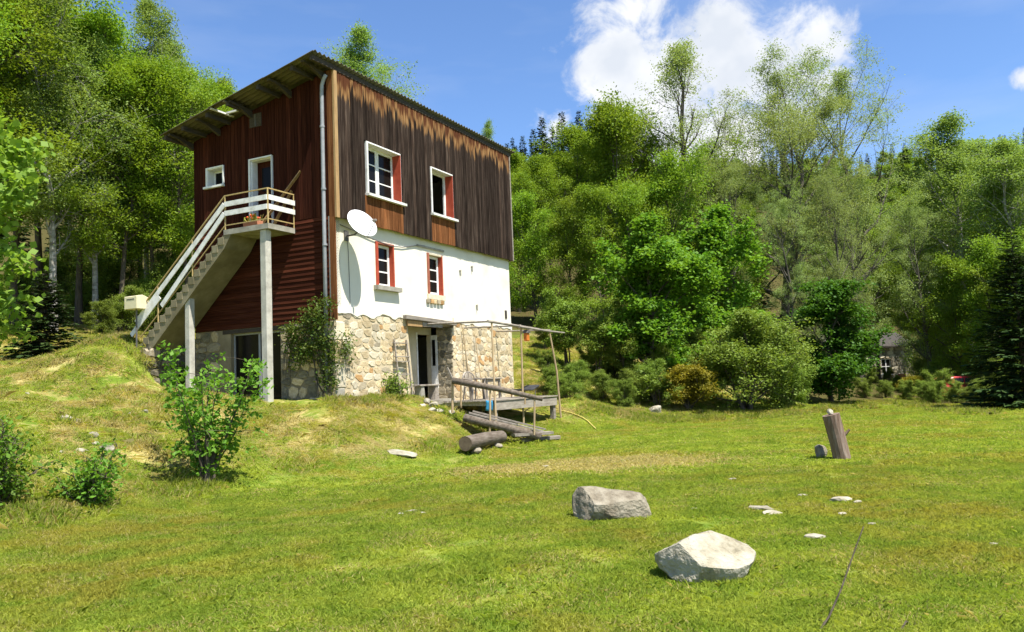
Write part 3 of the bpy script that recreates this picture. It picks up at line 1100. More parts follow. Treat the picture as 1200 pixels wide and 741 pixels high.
    MB().box((.145, 2.79, z0 + .05), (.15, y1 - .05, z1 - .05)).build('pane', 'pane_glass', gd)
    MB().box((.145, y0 + .05, z0 + .05), (.15, 2.72, z1 - .05)).build('pane', 'pane_glass', gd)
    MB().box((-.012, y0 - .2, z1 + .002), (.11, y1 + .3, 2.09)).build('lintel', 'roof_timber', house)


build_windows()


def build_roof():
    roof = MB()
    # purlins along the eave line carry the sheets; the roof part is their frame
    for v in (-.12, .55, 1.75, 2.85, 3.65, 4.6, 5.3):
        z = roof_z(v) - .055
        roof.box((-.86, v - .045, z - .13), (LEN + .2, v + .045, z))
    rf = roof.build('roof', 'roof_timber', house)
    tag(rf, 'corrugated mono pitch roof with deep overhang')
    wl = .177

    def sheet(u0, u1, v0, v1, lift=0.0):
        n = int(round((u1 - u0) / wl * 8))
        us = np.linspace(u0, u1, n + 1)
        vs, fs = [], []
        rows = np.linspace(v0, v1, 5)
        for top in (0, 1):
            for v in rows:
                for u in us:
                    vs.append((u, v, roof_z(v) + lift + .028 * math.sin(2 * math.pi * u / wl) - (0 if top else .012)))
        m, r = n + 1, len(rows)
        for t in (0, 1):
            for j in range(r - 1):
                for i in range(n):
                    a = t * m * r + j * m + i
                    fs.append((a, a + 1, a + m + 1, a + m))
        for i in range(n):
            for j in (0, r - 1):
                a = j * m + i
                fs.append((a, a + 1, a + 1 + m * r, a + m * r))
        for j in range(r - 1):
            for i in (0, n):
                a = j * m + i
                fs.append((a, a + m, a + m + m * r, a + m * r))
        MB().add(vs, fs).build('roof_sheet', 'roof_sheet', rf, smooth=True)
    k = 0
    u = -.95
    while u < LEN + .2:
        u1 = min(u + 5 * wl, LEN + .35)
        if k == 0:
            sheet(u, u1, -.26, 1.55, 0)
            sheet(u, u1, 1.45, 2.95, .014)
            sheet(u, u1, 3.45, 5.42, 0)
            sheet(u, u + 1.6 * wl, 2.9, 3.5, .02)
            sheet(u1 - 1.2 * wl, u1, 2.9, 3.5, .02)
        else:
            sheet(u - .06, u1, -.26, 2.65, .006 * (k % 2))
            sheet(u - .06, u1, 2.55, 5.42, .016 + .006 * (k % 2))
        u = u1
        k += 1
    # opening in the overhang: pale battens where a sheet is missing
    for v in (2.95, 3.45):
        MB().box((-.9, v - .03, roof_z(v) - .05), (-.05, v + .03, roof_z(v) - .005)).build('batten', 'worn_white' if v > 3 else 'grey_timber', rf)
    MB().box((-.36, 2.99, roof_z(3.2) - .09), (-.30, 3.41, roof_z(3.2) - .04)).build('batten', 'worn_white', rf)
    MB().box((-.95, -.20, roof_z(0) - .19), (-.91, 5.3, roof_z(0) - .185)).build('edge_wire', 'dark_metal', rf) if False else None
    # curved outrigger brackets under the overhang
    for v in (.18, 1.35, 2.80, 4.05, 5.15):
        z = roof_z(v) - .06
        b = MB()
        b.prism([(-.86, z - .05), (-.5, z - .10), (.02, z - .30), (.02, z - .10), (-.5, z - .002), (-.86, z - .002)], 1, v - .05, v + .05)
        b.build('bracket', 'roof_timber', rf)


build_roof()


# ------------------------------------------------------------------ outside stair
def build_stair():
    st = empty('exterior_staircase', hw(-.5, 1.3, 0), H_ROT, 'concrete outside stair with landing on two posts and white slatted railing', 'staircase')

    def P(u, v, w):
        return (u + .5, v - 1.3, w)

    def B(a, b, name, mat, parent=st, bevel=0):
        return MB().box(P(*a), P(*b)).build(name, mat, parent, bevel=bevel)
    top, foot = (2.85, 4.70), (6.25, 1.80)
    B((-1.05, 1.26, 4.56), (-.035, 2.85, 4.70), 'landing', 'concrete')
    n = 15
    dv, dw = (foot[0] - top[0]) / n, (top[1] - foot[1]) / n
    # flight: smooth soffit under the steps
    mb = MB()
    sl = (top[1] - foot[1]) / (foot[0] - top[0])

    def nose(v):
        return top[1] - (v - top[0]) * sl
    va, vb = top[0] - .25, foot[0]
    mb.prism([(va - 1.3, 4.555), (top[0] + .05 - 1.3, 4.555), (vb - 1.3, nose(vb) - .10), (vb + .1 - 1.3, nose(vb) - .75), (top[0] - 1.3, nose(top[0]) - .50)], 0, -.535, .42)
    fl = mb.build('flight', 'stair_concrete', st)
    for i in range(n):
        v0 = top[0] + dv * i
        w1 = top[1] - dw * (i + 1)
        MB().box((-.55, v0 - 1.3 + .003, w1 - dw * 1.05), (.41, v0 + dv - 1.3, w1)).build('step', 'stair_concrete', fl, bevel=.006)
    for v, zt, zb, wd in ((1.40, 4.56, -.35, .21), (4.22, 3.30, -.05, .19)):
        B((-1.0, v, zb), (-1.0 + wd, v + wd, zt), 'post', 'post_concrete', bevel=.018)
    # railing
    R = .93

    def zs(v):
        return top[1] - (v - top[0]) * (top[1] - foot[1]) / (foot[0] - top[0]) if v > top[0] else top[1]
    u0 = -1.03
    for v, ln in ((1.28, 1.0), (2.80, 1.0), (4.05, 1.0), (5.42, 1.0)):
        b = zs(v) - .12
        MB().tube([P(u0, v, b), P(u0, v, zs(v) + R)], .021, 6).build('baluster', 'yellow_metal', st)
    MB().tube([P(-.05, 1.28, 4.68), P(-.05, 1.28, 4.7 + R)], .018, 6).build('baluster', 'yellow_metal', st)

    def rail(a, b, name, mat, w, h):
        MB().bar(P(*a), P(*b), w, h).build(name, mat, st)
    for name, mat, off, w, h in (('handrail', 'yellow_metal', R, .035, .03), ('slat', 'worn_white', .69, .022, .135), ('slat', 'worn_white', .44, .022, .135), ('lower_rail', 'yellow_metal', .12, .025, .025)):
        du = -.03 if name == 'slat' else 0
        rail((u0 + du, 1.28, 4.7 + off), (u0 + du, 2.80, 4.7 + off), name, mat, w, h)
        rail((u0, 1.28 + du, 4.7 + off + .001), (-.04, 1.28 + du, 4.7 + off + .001), name, mat, w, h)
    e = 6.15
    rail((u0, 2.81, 4.7 + R), (u0, e, zs(e) + R), 'handrail', 'yellow_metal', .035, .03)
    rail((u0, 2.81, 4.7 + .12), (u0, e, zs(e) + .12), 'lower_rail', 'yellow_metal', .025, .025)
    rail((u0 - .03, 2.81, 4.7 + .69), (u0 - .03, 6.3, zs(6.3) + .69), 'slat', 'worn_white', .022, .14)
    rail((u0 - .03, 2.81, 4.7 + .44), (u0 - .03, 5.25, zs(5.25) + .18), 'slat', 'worn_white', .022, .14)
    rail((u0 - .03, 5.32, zs(5.32) + .50), (u0 - .03, 6.5, zs(6.5) + .50), 'slat', 'worn_white', .022, .14)


build_stair()


def thing_h(name, label, cat, u, v, w, rz=0.0, group=None):
    return empty(name, hw(u, v, w), H_ROT + rz, label, cat, group)


def build_wall_things():
    rng = np.random.default_rng(8)
    # retaining wall under the stair foot
    rw = thing_h('retaining_wall', 'dark rubble stone wall under the foot of the staircase', 'stone wall', -.2, 5.72, 0)
    MB().box((-.9, -.02, -.4), (1.6, .6, 1.72)).build('core', 'dark_stone', rw)
    for face in range(1):
        w = -.1
        while w < 1.7:
            h = rng.uniform(.2, .34)
            a = -.95
            while a < 1.55:
                wd = rng.uniform(.3, .6)
                o = link('stone', STONES[rng.choice(['dark_stone', 'stone_grey'], p=[.75, .25])][rng.integers(6)], rw)
                o.scale = (wd, .06, h)
                o.location = (a + wd / 2, -.03, w + h / 2)
                a += wd
            a = -.05
            while a < .6:
                wd = rng.uniform(.25, .4)
                o = link('stone', STONES[rng.choice(['dark_stone', 'stone_grey'], p=[.6, .4])][rng.integers(6)], rw)
                o.scale = (wd, .06, h)
                o.location = (-.92, a + wd / 2, w + h / 2)
                o.rotation_euler = (0, 0, -math.pi / 2)
                a += wd
            w += h
    # satellite dish
    c = np.array([.53, -.58, 4.71])
    d = thing_h('satellite_dish', 'white oval satellite dish on a bracket on the plaster wall', 'satellite dish', *c)
    nrm = np.array([-.24, -.82, .48])
    nrm /= np.linalg.norm(nrm)
    up = np.array([0, 0, 1.0])
    up = up - nrm * (up @ nrm)
    up /= np.linalg.norm(up)
    si = np.cross(up, nrm)
    vs, fs = [], []
    R_, S_ = 9, 32
    for side in (0, 1):
        for i in range(R_ + 1):
            r = i / R_
            for k in range(S_):
                a = 2 * math.pi * k / S_
                p = si * (.45 * r * math.cos(a)) + up * (.45 * r * math.sin(a)) + nrm * (.075 * (r * r - 1) - .012 * side)
                vs.append(p)
    for side in (0, 1):
        o = side * (R_ + 1) * S_
        for i in range(R_):
            for k in range(S_):
                fs.append((o + i * S_ + k, o + i * S_ + (k + 1) % S_, o + (i + 1) * S_ + (k + 1) % S_, o + (i + 1) * S_ + k))
    for k in range(S_):
        fs.append((R_ * S_ + k, R_ * S_ + (k + 1) % S_, (R_ + 1) * S_ + R_ * S_ + (k + 1) % S_, (R_ + 1) * S_ + R_ * S_ + k))
    MB().add(vs, fs).build('reflector', 'dish_white', d, smooth=True)
    MB().tube([-nrm * .08 - up * .1, (.03, .3, -.28), (.03, .57, -.28)], .026, 8).build('bracket', 'dark_metal', d)
    MB().box((-.06, .56, -.42), (.12, .585, -.14)).build('wall_plate', 'dark_metal', d)
    lnb = nrm * .46 - up * .26 + si * .05
    MB().tube([-up * .44, lnb], .013, 6).build('feed_arm', 'dark_metal', d)
    MB().tube([lnb, lnb + (-nrm * .8 + up * .45) * .13], [.03, .045], 10).build('receiver', 'plastic_pale', d)
    MB().tube([(.05, .57, -.3), (.10, .572, -.7), (.12, .575, -1.4), (.11, .56, -2.1)], .008, 5).build('cable', 'dark_metal', d)
    # mailbox at the stair foot
    m = thing_h('mailbox', 'cream letter box on a thin post beside the stair foot', 'mailbox', -1.16, 6.15, 1.7)
    MB().tube([(0, 0, -.3), (0, 0, 1.1)], .025, 6).build('post', 'dark_metal', m)
    MB().prism([(-.2, 1.1), (.2, 1.1), (.2, 1.43), (0, 1.50), (-.2, 1.46)], 1, -.26, .26).build('box', 'cream_paint', m, bevel=.01)
    MB().box((-.205, -.16, 1.36), (-.199, .16, 1.39)).build('slot', 'dark_metal', m)
    # boards leaning in the landing corner
    for k, (a, b) in enumerate((((-.62, 2.0, 4.71), (-.03, 1.02, 6.25)), ((-.30, 1.85, 4.71), (-.05, 1.33, 5.75)))):
        o = MB()
        base = np.array(a)
        o.bar((0, 0, 0), tuple(np.array(b) - base), .02, .11, up=(1, 0, .2))
        o = o.build('board', 'fresh_timber')
        o.location = tuple(hw(*a))
        o.rotation_euler = (0, 0, H_ROT)
        tag(o, ('long pale plank leaning on the red wall beside the balcony door', 'shorter pale plank standing behind the landing railing')[k], 'plank')
    # pot of red flowers
    fp = thing_h('flower_box', 'small planter with red flowers on the stair landing', 'flower pot', -.78, 2.05, 4.70)
    MB().prism([(-.09, 0), (.09, 0), (.12, .17), (-.12, .17)], 1, -.25, .25).build('planter', 'terracotta', fp)
    mb = MB()
    for k in range(26):
        p = np.array([rng.uniform(-.1, .1), rng.uniform(-.24, .24), .17])
        q = p + np.array([rng.normal(0, .05), rng.normal(0, .06), rng.uniform(.06, .2)])
        mb.bar(p, q, .035, .006)
    mb.build('foliage', 'blade', fp)
    for k in range(9):
        p = np.array([rng.uniform(-.12, .12), rng.uniform(-.24, .24), rng.uniform(.22, .36)])
        MB().tube([p - (0, 0, .03), p, p + (0, 0, .03)], [.01, .035, .015], 6).build('flower', 'flower_red', fp)
    # ladder leaning on the stone wall
    ld = thing_h('ladder', 'old grey wooden ladder leaning on the stone wall', 'ladder', 2.85, -.3, 0)
    b0, b1 = np.array((-.30, .06, -.06)), np.array((-.30, .24, 1.66))
    for s in (0, 1):
        o = np.array((.62 * s, 0, 0))
        MB().bar(b0 + o, b1 + o + np.array((.02, 0, .02)), .035, .05).build('stile', 'grey_timber', ld)
    for t in (.20, .42, .64, .72, .95):
        a = b0 + (b1 - b0) * t
        MB().bar(a + (-.05, -.005, 0), a + (.66, -.005, 0), .025, .045 if t != .72 else .07, up=(0, 1, 0)).build('rung', 'grey_timber', ld)


build_wall_things()


# ------------------------------------------------------------------ deck, pergola, ramp
def build_deck():
    rng = np.random.default_rng(31)
    dk = thing_h('deck', 'grey weathered timber deck on posts before the stone wall', 'deck', 6.5, -1.2, -.2)

    def P(u, v, w):
        return np.array((u - 6.5, v + 1.2, w + .2))
    # front and side beams
    MB().bar(P(4.42, -2.28, -.37), P(8.86, -2.28, -.40), .07, .26).build('front_beam', 'grey_timber', dk)
    MB().bar(P(4.40, -2.24, -.30), P(4.05, -.15, -.22), .07, .15).build('side_beam', 'grey_timber', dk)
    MB().bar(P(8.84, -2.24, -.36), P(8.84, -.1, -.36), .07, .2).build('side_beam', 'grey_timber', dk)
    for u, v, zb in ((4.52, -2.2, -1.35), (8.74, -2.2, -1.3), (8.74, -.5, -1.2), (6.6, -.6, -1.1), (4.35, -.9, -.7)):
        MB().box(P(u - .09, v - .07, zb), P(u + .09, v + .07, -.30)).build('post', 'grey_timber', dk)
    # boards run along the wall
    v = -2.34
    while v < -.12:
        w = rng.uniform(.13, .16)
        ua = 4.28 - (v + 2.3) * .165 + rng.uniform(-.03, .03)
        MB().box(P(ua, v, -.238 + rng.uniform(0, .006)), P(8.92 + rng.uniform(-.04, .04), v + w - .012, -.20 + rng.uniform(-.004, .006))).build('deck_board', 'grey_timber', dk)
        v += w
    # platform in front of the doorway, same height
    MB().box(P(3.0, -.75, -.26), P(4.02, -.66, -.12)).build('step_beam', 'grey_timber', dk)
    for k in range(4):
        MB().box(P(3.02, -.64 + k * .15, -.16), P(4.0, -.51 + k * .15, -.125)).build('deck_board', 'grey_timber', dk)
    # blue cloth on the deck corner
    vs, fs = [], []
    for i in range(7):
        for j in range(6):
            t = j / 5
            vs.append((i * .035 - .1 + .01 * math.sin(j), -.04 - .02 * math.sin(i * 1.3 + j) - .02 * t, -.30 * t + .012 * math.sin(i * 2.0)))
    for i in range(6):
        for j in range(5):
            fs.append((i * 6 + j, i * 6 + j + 1, (i + 1) * 6 + j + 1, (i + 1) * 6 + j))
    cl = MB().add(vs, fs).build('cloth', 'blue_cloth', None, smooth=True)
    md = cl.modifiers.new('thick', 'SOLIDIFY')
    md.thickness = .008
    cl.location = tuple(hw(4.22, -2.22, -.2))
    cl.rotation_euler = (0, 0, H_ROT - 1.35)
    tag(cl, 'blue cloth hanging over the corner of the deck', 'cloth')

    # pergola of thin poles
    pg = thing_h('pergola', 'frame of thin wooden poles standing over the deck', 'pergola', 6.5, -2.2, -1.0)

    def Q(u, v, w):
        return np.array((u - 6.5, v + 2.2, w + 1.0))
    MB().tube([Q(4.25, -2.4, -1.2), Q(4.30, -2.36, .2), Q(4.40, -2.30, 2.08)], [.034, .032, .028], 7, jitter=.08).build('pole', 'pole_wood', pg)
    MB().tube([Q(6.55, -2.15, -1.0), Q(6.58, -2.18, 2.02)], [.034, .03], 7).build('pole', 'pole_wood', pg)
    MB().tube([Q(8.95, -2.4, -1.1), Q(8.90, -2.34, .6), Q(8.72, -2.22, 1.96)], [.036, .034, .028], 7, jitter=.08).build('pole', 'pole_wood', pg)
    MB().tube([Q(4.12, -2.32, 2.12), Q(6.6, -2.2, 2.08), Q(7.9, -2.2, 2.05)], [.04, .036, .028], 7, jitter=.1).build('cross_pole', 'grey_timber', pg)
    MB().tube([Q(6.3, -2.26, 2.06), Q(8.7, -2.24, 2.0), Q(9.95, -2.24, 1.99)], [.042, .036, .026], 7, jitter=.1).build('cross_pole', 'grey_timber', pg)
    MB().tube([Q(4.36, -2.3, 2.13), Q(4.3, -.05, 2.2)], .03, 7).build('cross_pole', 'grey_timber', pg)
    MB().tube([Q(6.56, -2.2, 2.11), Q(6.6, -.05, 2.18)], .028, 7).build('cross_pole', 'grey_timber', pg)
    MB().tube([Q(8.76, -2.22, 2.05), Q(8.9, -.05, 2.15)], .028, 7).build('cross_pole', 'grey_timber', pg)
    # thin rods standing against the wall
    for u, w1 in ((6.55, 2.15), (7.35, 2.0)):
        o = MB().tube([(0, 0, 0), (-.05, .22, w1 + .2)], [.02, .016], 6).build('pole', 'pole_wood')
        o.location = tuple(hw(u, -.28, -.19))
        o.rotation_euler = (0, 0, H_ROT)
        tag(o, 'thin wooden rod standing against the stone wall right of the doorway' if u < 7 else 'thin shorter rod against the stone wall behind the table', 'rod')
    # orange lantern
    ln = thing_h('lantern', 'small orange lantern hanging from the pergola pole', 'lantern', 6.95, -2.19, 1.62)
    MB().box((-.09, -.07, 0), (.09, .07, .26)).build('glass', 'orange_glass', ln, bevel=.02)
    MB().prism([(-.12, .262), (.12, .262), (0, .37)], 1, -.1, .1).build('cap', 'dark_metal', ln)
    MB().tube([(0, 0, .36), (0, 0, .44)], .008, 5).build('hook', 'dark_metal', ln)

    # ramp with log rail
    rp = empty('log_ramp', hw(2.4, -2.6, -.6), H_ROT, 'plank ramp edged by a long log with a thick pole handrail', 'ramp')
    org = hw(2.4, -2.6, -.6)
    Rm = np.array([HU, HV, (0, 0, 1)])

    def W(px, py, y):
        return Rm @ (pix(px, py, y) - org)
    a, b = W(543, 490, 22.3), W(634, 512, 22.3)
    MB().tube([a, a * .5 + b * .5 + (0, 0, .02), b], [.10, .115, .12], 10, jitter=.05).build('edge_log', 'log_bark', rp, smooth=True)
    a2, b2 = W(556, 484, 23.3), W(640, 505, 23.5)
    for k in range(3):
        f0, f1 = k / 3 + .17, k / 3 + .17
        MB().bar(a * (1 - f0) + a2 * f0 + (0, 0, .07), b * (1 - f1) + b2 * f1 + (0, 0, .05 + .01 * k), .27, .04).build('plank', 'grey_timber', rp)
    e1, e2 = W(601, 510, 22.2), W(646, 507, 22.6)
    MB().bar(e1, e2, .34, .07).build('end_plank', 'grey_timber', rp)
    ra, rb = W(530, 446, 22.3), W(636, 468, 22.2)
    MB().tube([ra, ra * .5 + rb * .5 + (0, 0, .03), rb], [.088, .08, .06], 10, jitter=.04).build('handrail', 'log_bark', rp, smooth=True)
    for px, p1, p2, y, r in ((530, 447, 484, 22.4, .035), (540, 450, 478, 22.6, .028), (574, 456, 506, 22.25, .03), (626, 466, 510, 22.2, .028), (615, 466, 474, 22.5, .022)):
        MB().tube([W(px, p2, y), W(px + .4, p1, y)], r, 7).build('post', 'pole_wood', rp)
    MB().bar(W(524, 431, 22.6), W(531, 446, 22.5), .03, .05).build('brace', 'grey_timber', rp)
    # loose board by the ramp foot
    c = pixg(634, 517)
    o = MB().bar((-.55, 0, .05), (.55, .1, .07), .22, .10).build('plank', 'grey_timber', bevel=.01)
    o.location = tuple(c)
    o.rotation_euler = (0, 0, .25)
    tag(o, 'loose thick board lying on the grass at the ramp foot', 'board')


build_deck()


def build_furniture():
    # monobloc chair
    ch = thing_h('plastic_chair', 'pale plastic garden chair with slatted round back on the deck', 'chair', 5.05, -1.25, -.195, 2.75)
    seat = MB()
    seat.prism([(-.22, -.22), (.22, -.22), (.25, .2), (-.25, .2)], 2, .40, .425)
    seat.build('seat', 'plastic_pale', ch, bevel=.008)
    for sx in (-1, 1):
        MB().tube([(.25 * sx, .24, 0), (.215 * sx, .19, .41)], [.02, .03], 6).build('leg', 'plastic_pale', ch)
        MB().tube([(.24 * sx, -.27, 0), (.21 * sx, -.2, .41)], [.02, .03], 6).build('leg', 'plastic_pale', ch)
        MB().tube([(.215 * sx, .19, .42), (.28 * sx, .2, .62), (.29 * sx, -.05, .65), (.24 * sx, -.24, .66)], .022, 6).build('armrest', 'plastic_pale', ch)
    arch = [(-.22, -.21, .42)] + [(-.24 * math.cos(a), -.25 - .06 * math.sin(a), .62 + .26 * math.sin(a)) for a in np.linspace(0, math.pi, 11)] + [(.22, -.21, .42)]
    bk = MB().tube(arch, .022, 6).build('backrest', 'plastic_pale', ch)
    for k, x in enumerate((-.15, -.09, -.03, .03, .09, .15)):
        h = .26 * math.sqrt(max(0, 1 - (x / .24) ** 2))
        MB().bar((x * .5, -.21, .43), (x, -.25 - .05 * h / .26, .62 + h), .028, .012, up=(0, 1, 0)).build('slat', 'plastic_pale', bk)
    # table
    tb = thing_h('garden_table', 'small wooden table on the deck beside the plastic chair', 'table', 6.1, -1.05, -.195, .1)
    MB().box((-.62, -.36, .63), (.62, .36, .67)).build('table_top', 'grey_timber', tb, bevel=.008)
    for sx in (-1, 1):
        for sy in (-1, 1):
            MB().box((.52 * sx - .03, .28 * sy - .03, 0), (.52 * sx + .03, .28 * sy + .03, .63)).build('leg', 'grey_timber', tb)
    MB().box((-.5, -.29, .54), (.5, -.26, .63)).build('apron', 'grey_timber', tb)
    # covered lounger folded low on the deck
    lo = thing_h('sun_lounger', 'black folded sun lounger lying on the far end of the deck', 'lounger', 7.8, -1.6, -.195, .05)
    MB().bar((-.75, 0, .25), (.2, 0, .22), .5, .05).build('seat', 'black_cover', lo, bevel=.012)
    MB().bar((.18, 0, .22), (.78, 0, .36), .5, .05).build('backrest', 'black_cover', lo, bevel=.012)
    for x in (-.6, .45):
        for y in (-.2, .2):
            MB().tube([(x, y, 0), (x + .04, y, .21)], .014, 6).build('leg', 'dark_metal', lo)
    # bench by the doorway
    bn = thing_h('bench', 'low rustic wooden bench beside the doorway', 'bench', 3.9, -.22, -.125)
    MB().box((-.5, -.15, .42), (.62, .15, .47)).build('seat', 'grey_timber', bn, bevel=.01)
    for x in (-.33, .45):
        MB().prism([(x - .12, 0), (x + .12, 0), (x + .07, .42), (x - .07, .42)], 1, -.12, .12).build('leg', 'concrete' if x < 0 else 'grey_timber', bn)
    # yellow garden hose on the grass
    pts = []
    for px, py in ((652, 482), (660, 483), (668, 485), (676, 488), (683, 491), (689, 495), (694, 500), (698, 504)):
        p = pixg(px, py)
        pts.append(p + (0, 0, .045))
    o = np.mean(pts, axis=0)
    hs = MB().tube([p - o for p in pts], .018, 7).build('garden_hose', 'yellow_hose', smooth=True)
    hs.location = tuple(o)
    tag(hs, 'yellow garden hose snaking over the grass below the deck', 'hose')


build_furniture()


# ------------------------------------------------------------------ logs and stones
ORD = ('nearest second third fourth fifth sixth seventh eighth ninth tenth eleventh twelfth thirteenth fourteenth fifteenth sixteenth '
       'seventeenth eighteenth nineteenth twentieth').split()


def outwards(entries, origin):
    """pixel spots in order of their distance on the ground from a thing"""
    return sorted(entries, key=lambda e: float(np.hypot(*(pixg(e[0], e[1]) - origin)[:2])))


def rock_mesh(name, rng, size, sub=3, rough=.16, flat=.0, cuts=10, base=.0):
    """faceted boulder: a sphere cut by random planes and roughened"""
    import bmesh
    bm = bmesh.new()
    bmesh.ops.create_icosphere(bm, subdivisions=sub, radius=1.0)
    co = np.array([v.co[:] for v in bm.verts])
    for k in range(cuts):
        n = rng.normal(0, 1, 3)
        n /= np.linalg.norm(n)
        d = rng.uniform(.58, .86)
        s = co @ n
        co -= np.outer(np.maximum(s - d, 0) * .92, n)
    co += rng.normal(0, 1, co.shape) * rough * .06
    for f, a in ((2.1, .09), (5.0, .035)):
        ph = rng.uniform(0, 6, 3)
        co *= (1 + a * np.sin(co @ np.array([f, f * .7, f * 1.1]) + ph[0])[:, None] * np.cos(co @ np.array([-f * .6, f, f * .4]) + ph[1])[:, None])
    co *= np.array(size)
    for v, c in zip(bm.verts, co):
        v.co = c
    me = bpy.data.meshes.new(name)
    bm.to_mesh(me)
    bm.free()
    return me


def shaped_rock(name, prof, depth, mat, rng, cuts=()):
    """boulder from a side outline (x, z_low, z_high, relative depth), rounded front to back, chipped by planes and roughened"""
    prof = np.array(prof, float)
    n, m = 46, 44
    ti = np.linspace(0, len(prof) - 1, n)
    q = np.stack([np.interp(ti, np.arange(len(prof)), prof[:, k]) for k in range(4)], 1)
    a = np.arange(m) * 2 * math.pi / m
    cy, sz = np.cos(a), np.sin(a)
    X = np.repeat(q[:, 0:1], m, 1)
    Y = depth * q[:, 3:4] * (np.sign(cy) * np.abs(cy) ** .72)[None]
    Z = (q[:, 1:2] + q[:, 2:3]) / 2 + (q[:, 2:3] - q[:, 1:2]) / 2 * (np.sign(sz) * np.abs(sz) ** .78)[None]
    P = np.stack([X, Y, Z], -1).reshape(-1, 3)
    for nx, ny, nz, d in cuts:
        nn = unit3(nx, ny, nz)
        P -= np.outer(np.maximum(P @ nn - d, 0) * .94, nn)
    c = P.mean(0)
    D = P - c
    r = np.zeros(len(P))
    for f, amp in ((7, .016), (15, .010), (31, .006), (64, .0035)):
        for k in range(4):
            w = rng.normal(0, f, 3)
            ph = rng.uniform(0, 6.28)
            r += amp * (np.abs(np.sin(P @ w * .5 + ph)) - .6) * .6
    P = P + D / (np.linalg.norm(D, axis=1)[:, None] + 1e-6) * r[:, None]
    idx = np.arange(n * m).reshape(n, m)
    nx_ = np.roll(idx, -1, 1)
    F = np.stack([idx[:-1], nx_[:-1], nx_[1:], idx[1:]], -1).reshape(-1, 4)
    mb = MB()
    mb.add(P, [tuple(f) for f in F] + [tuple(idx[0])[::-1], tuple(idx[-1])])
    return mb


def unit3(x, y, z):
    v = np.array([x, y, z], float)
    return v / np.linalg.norm(v)


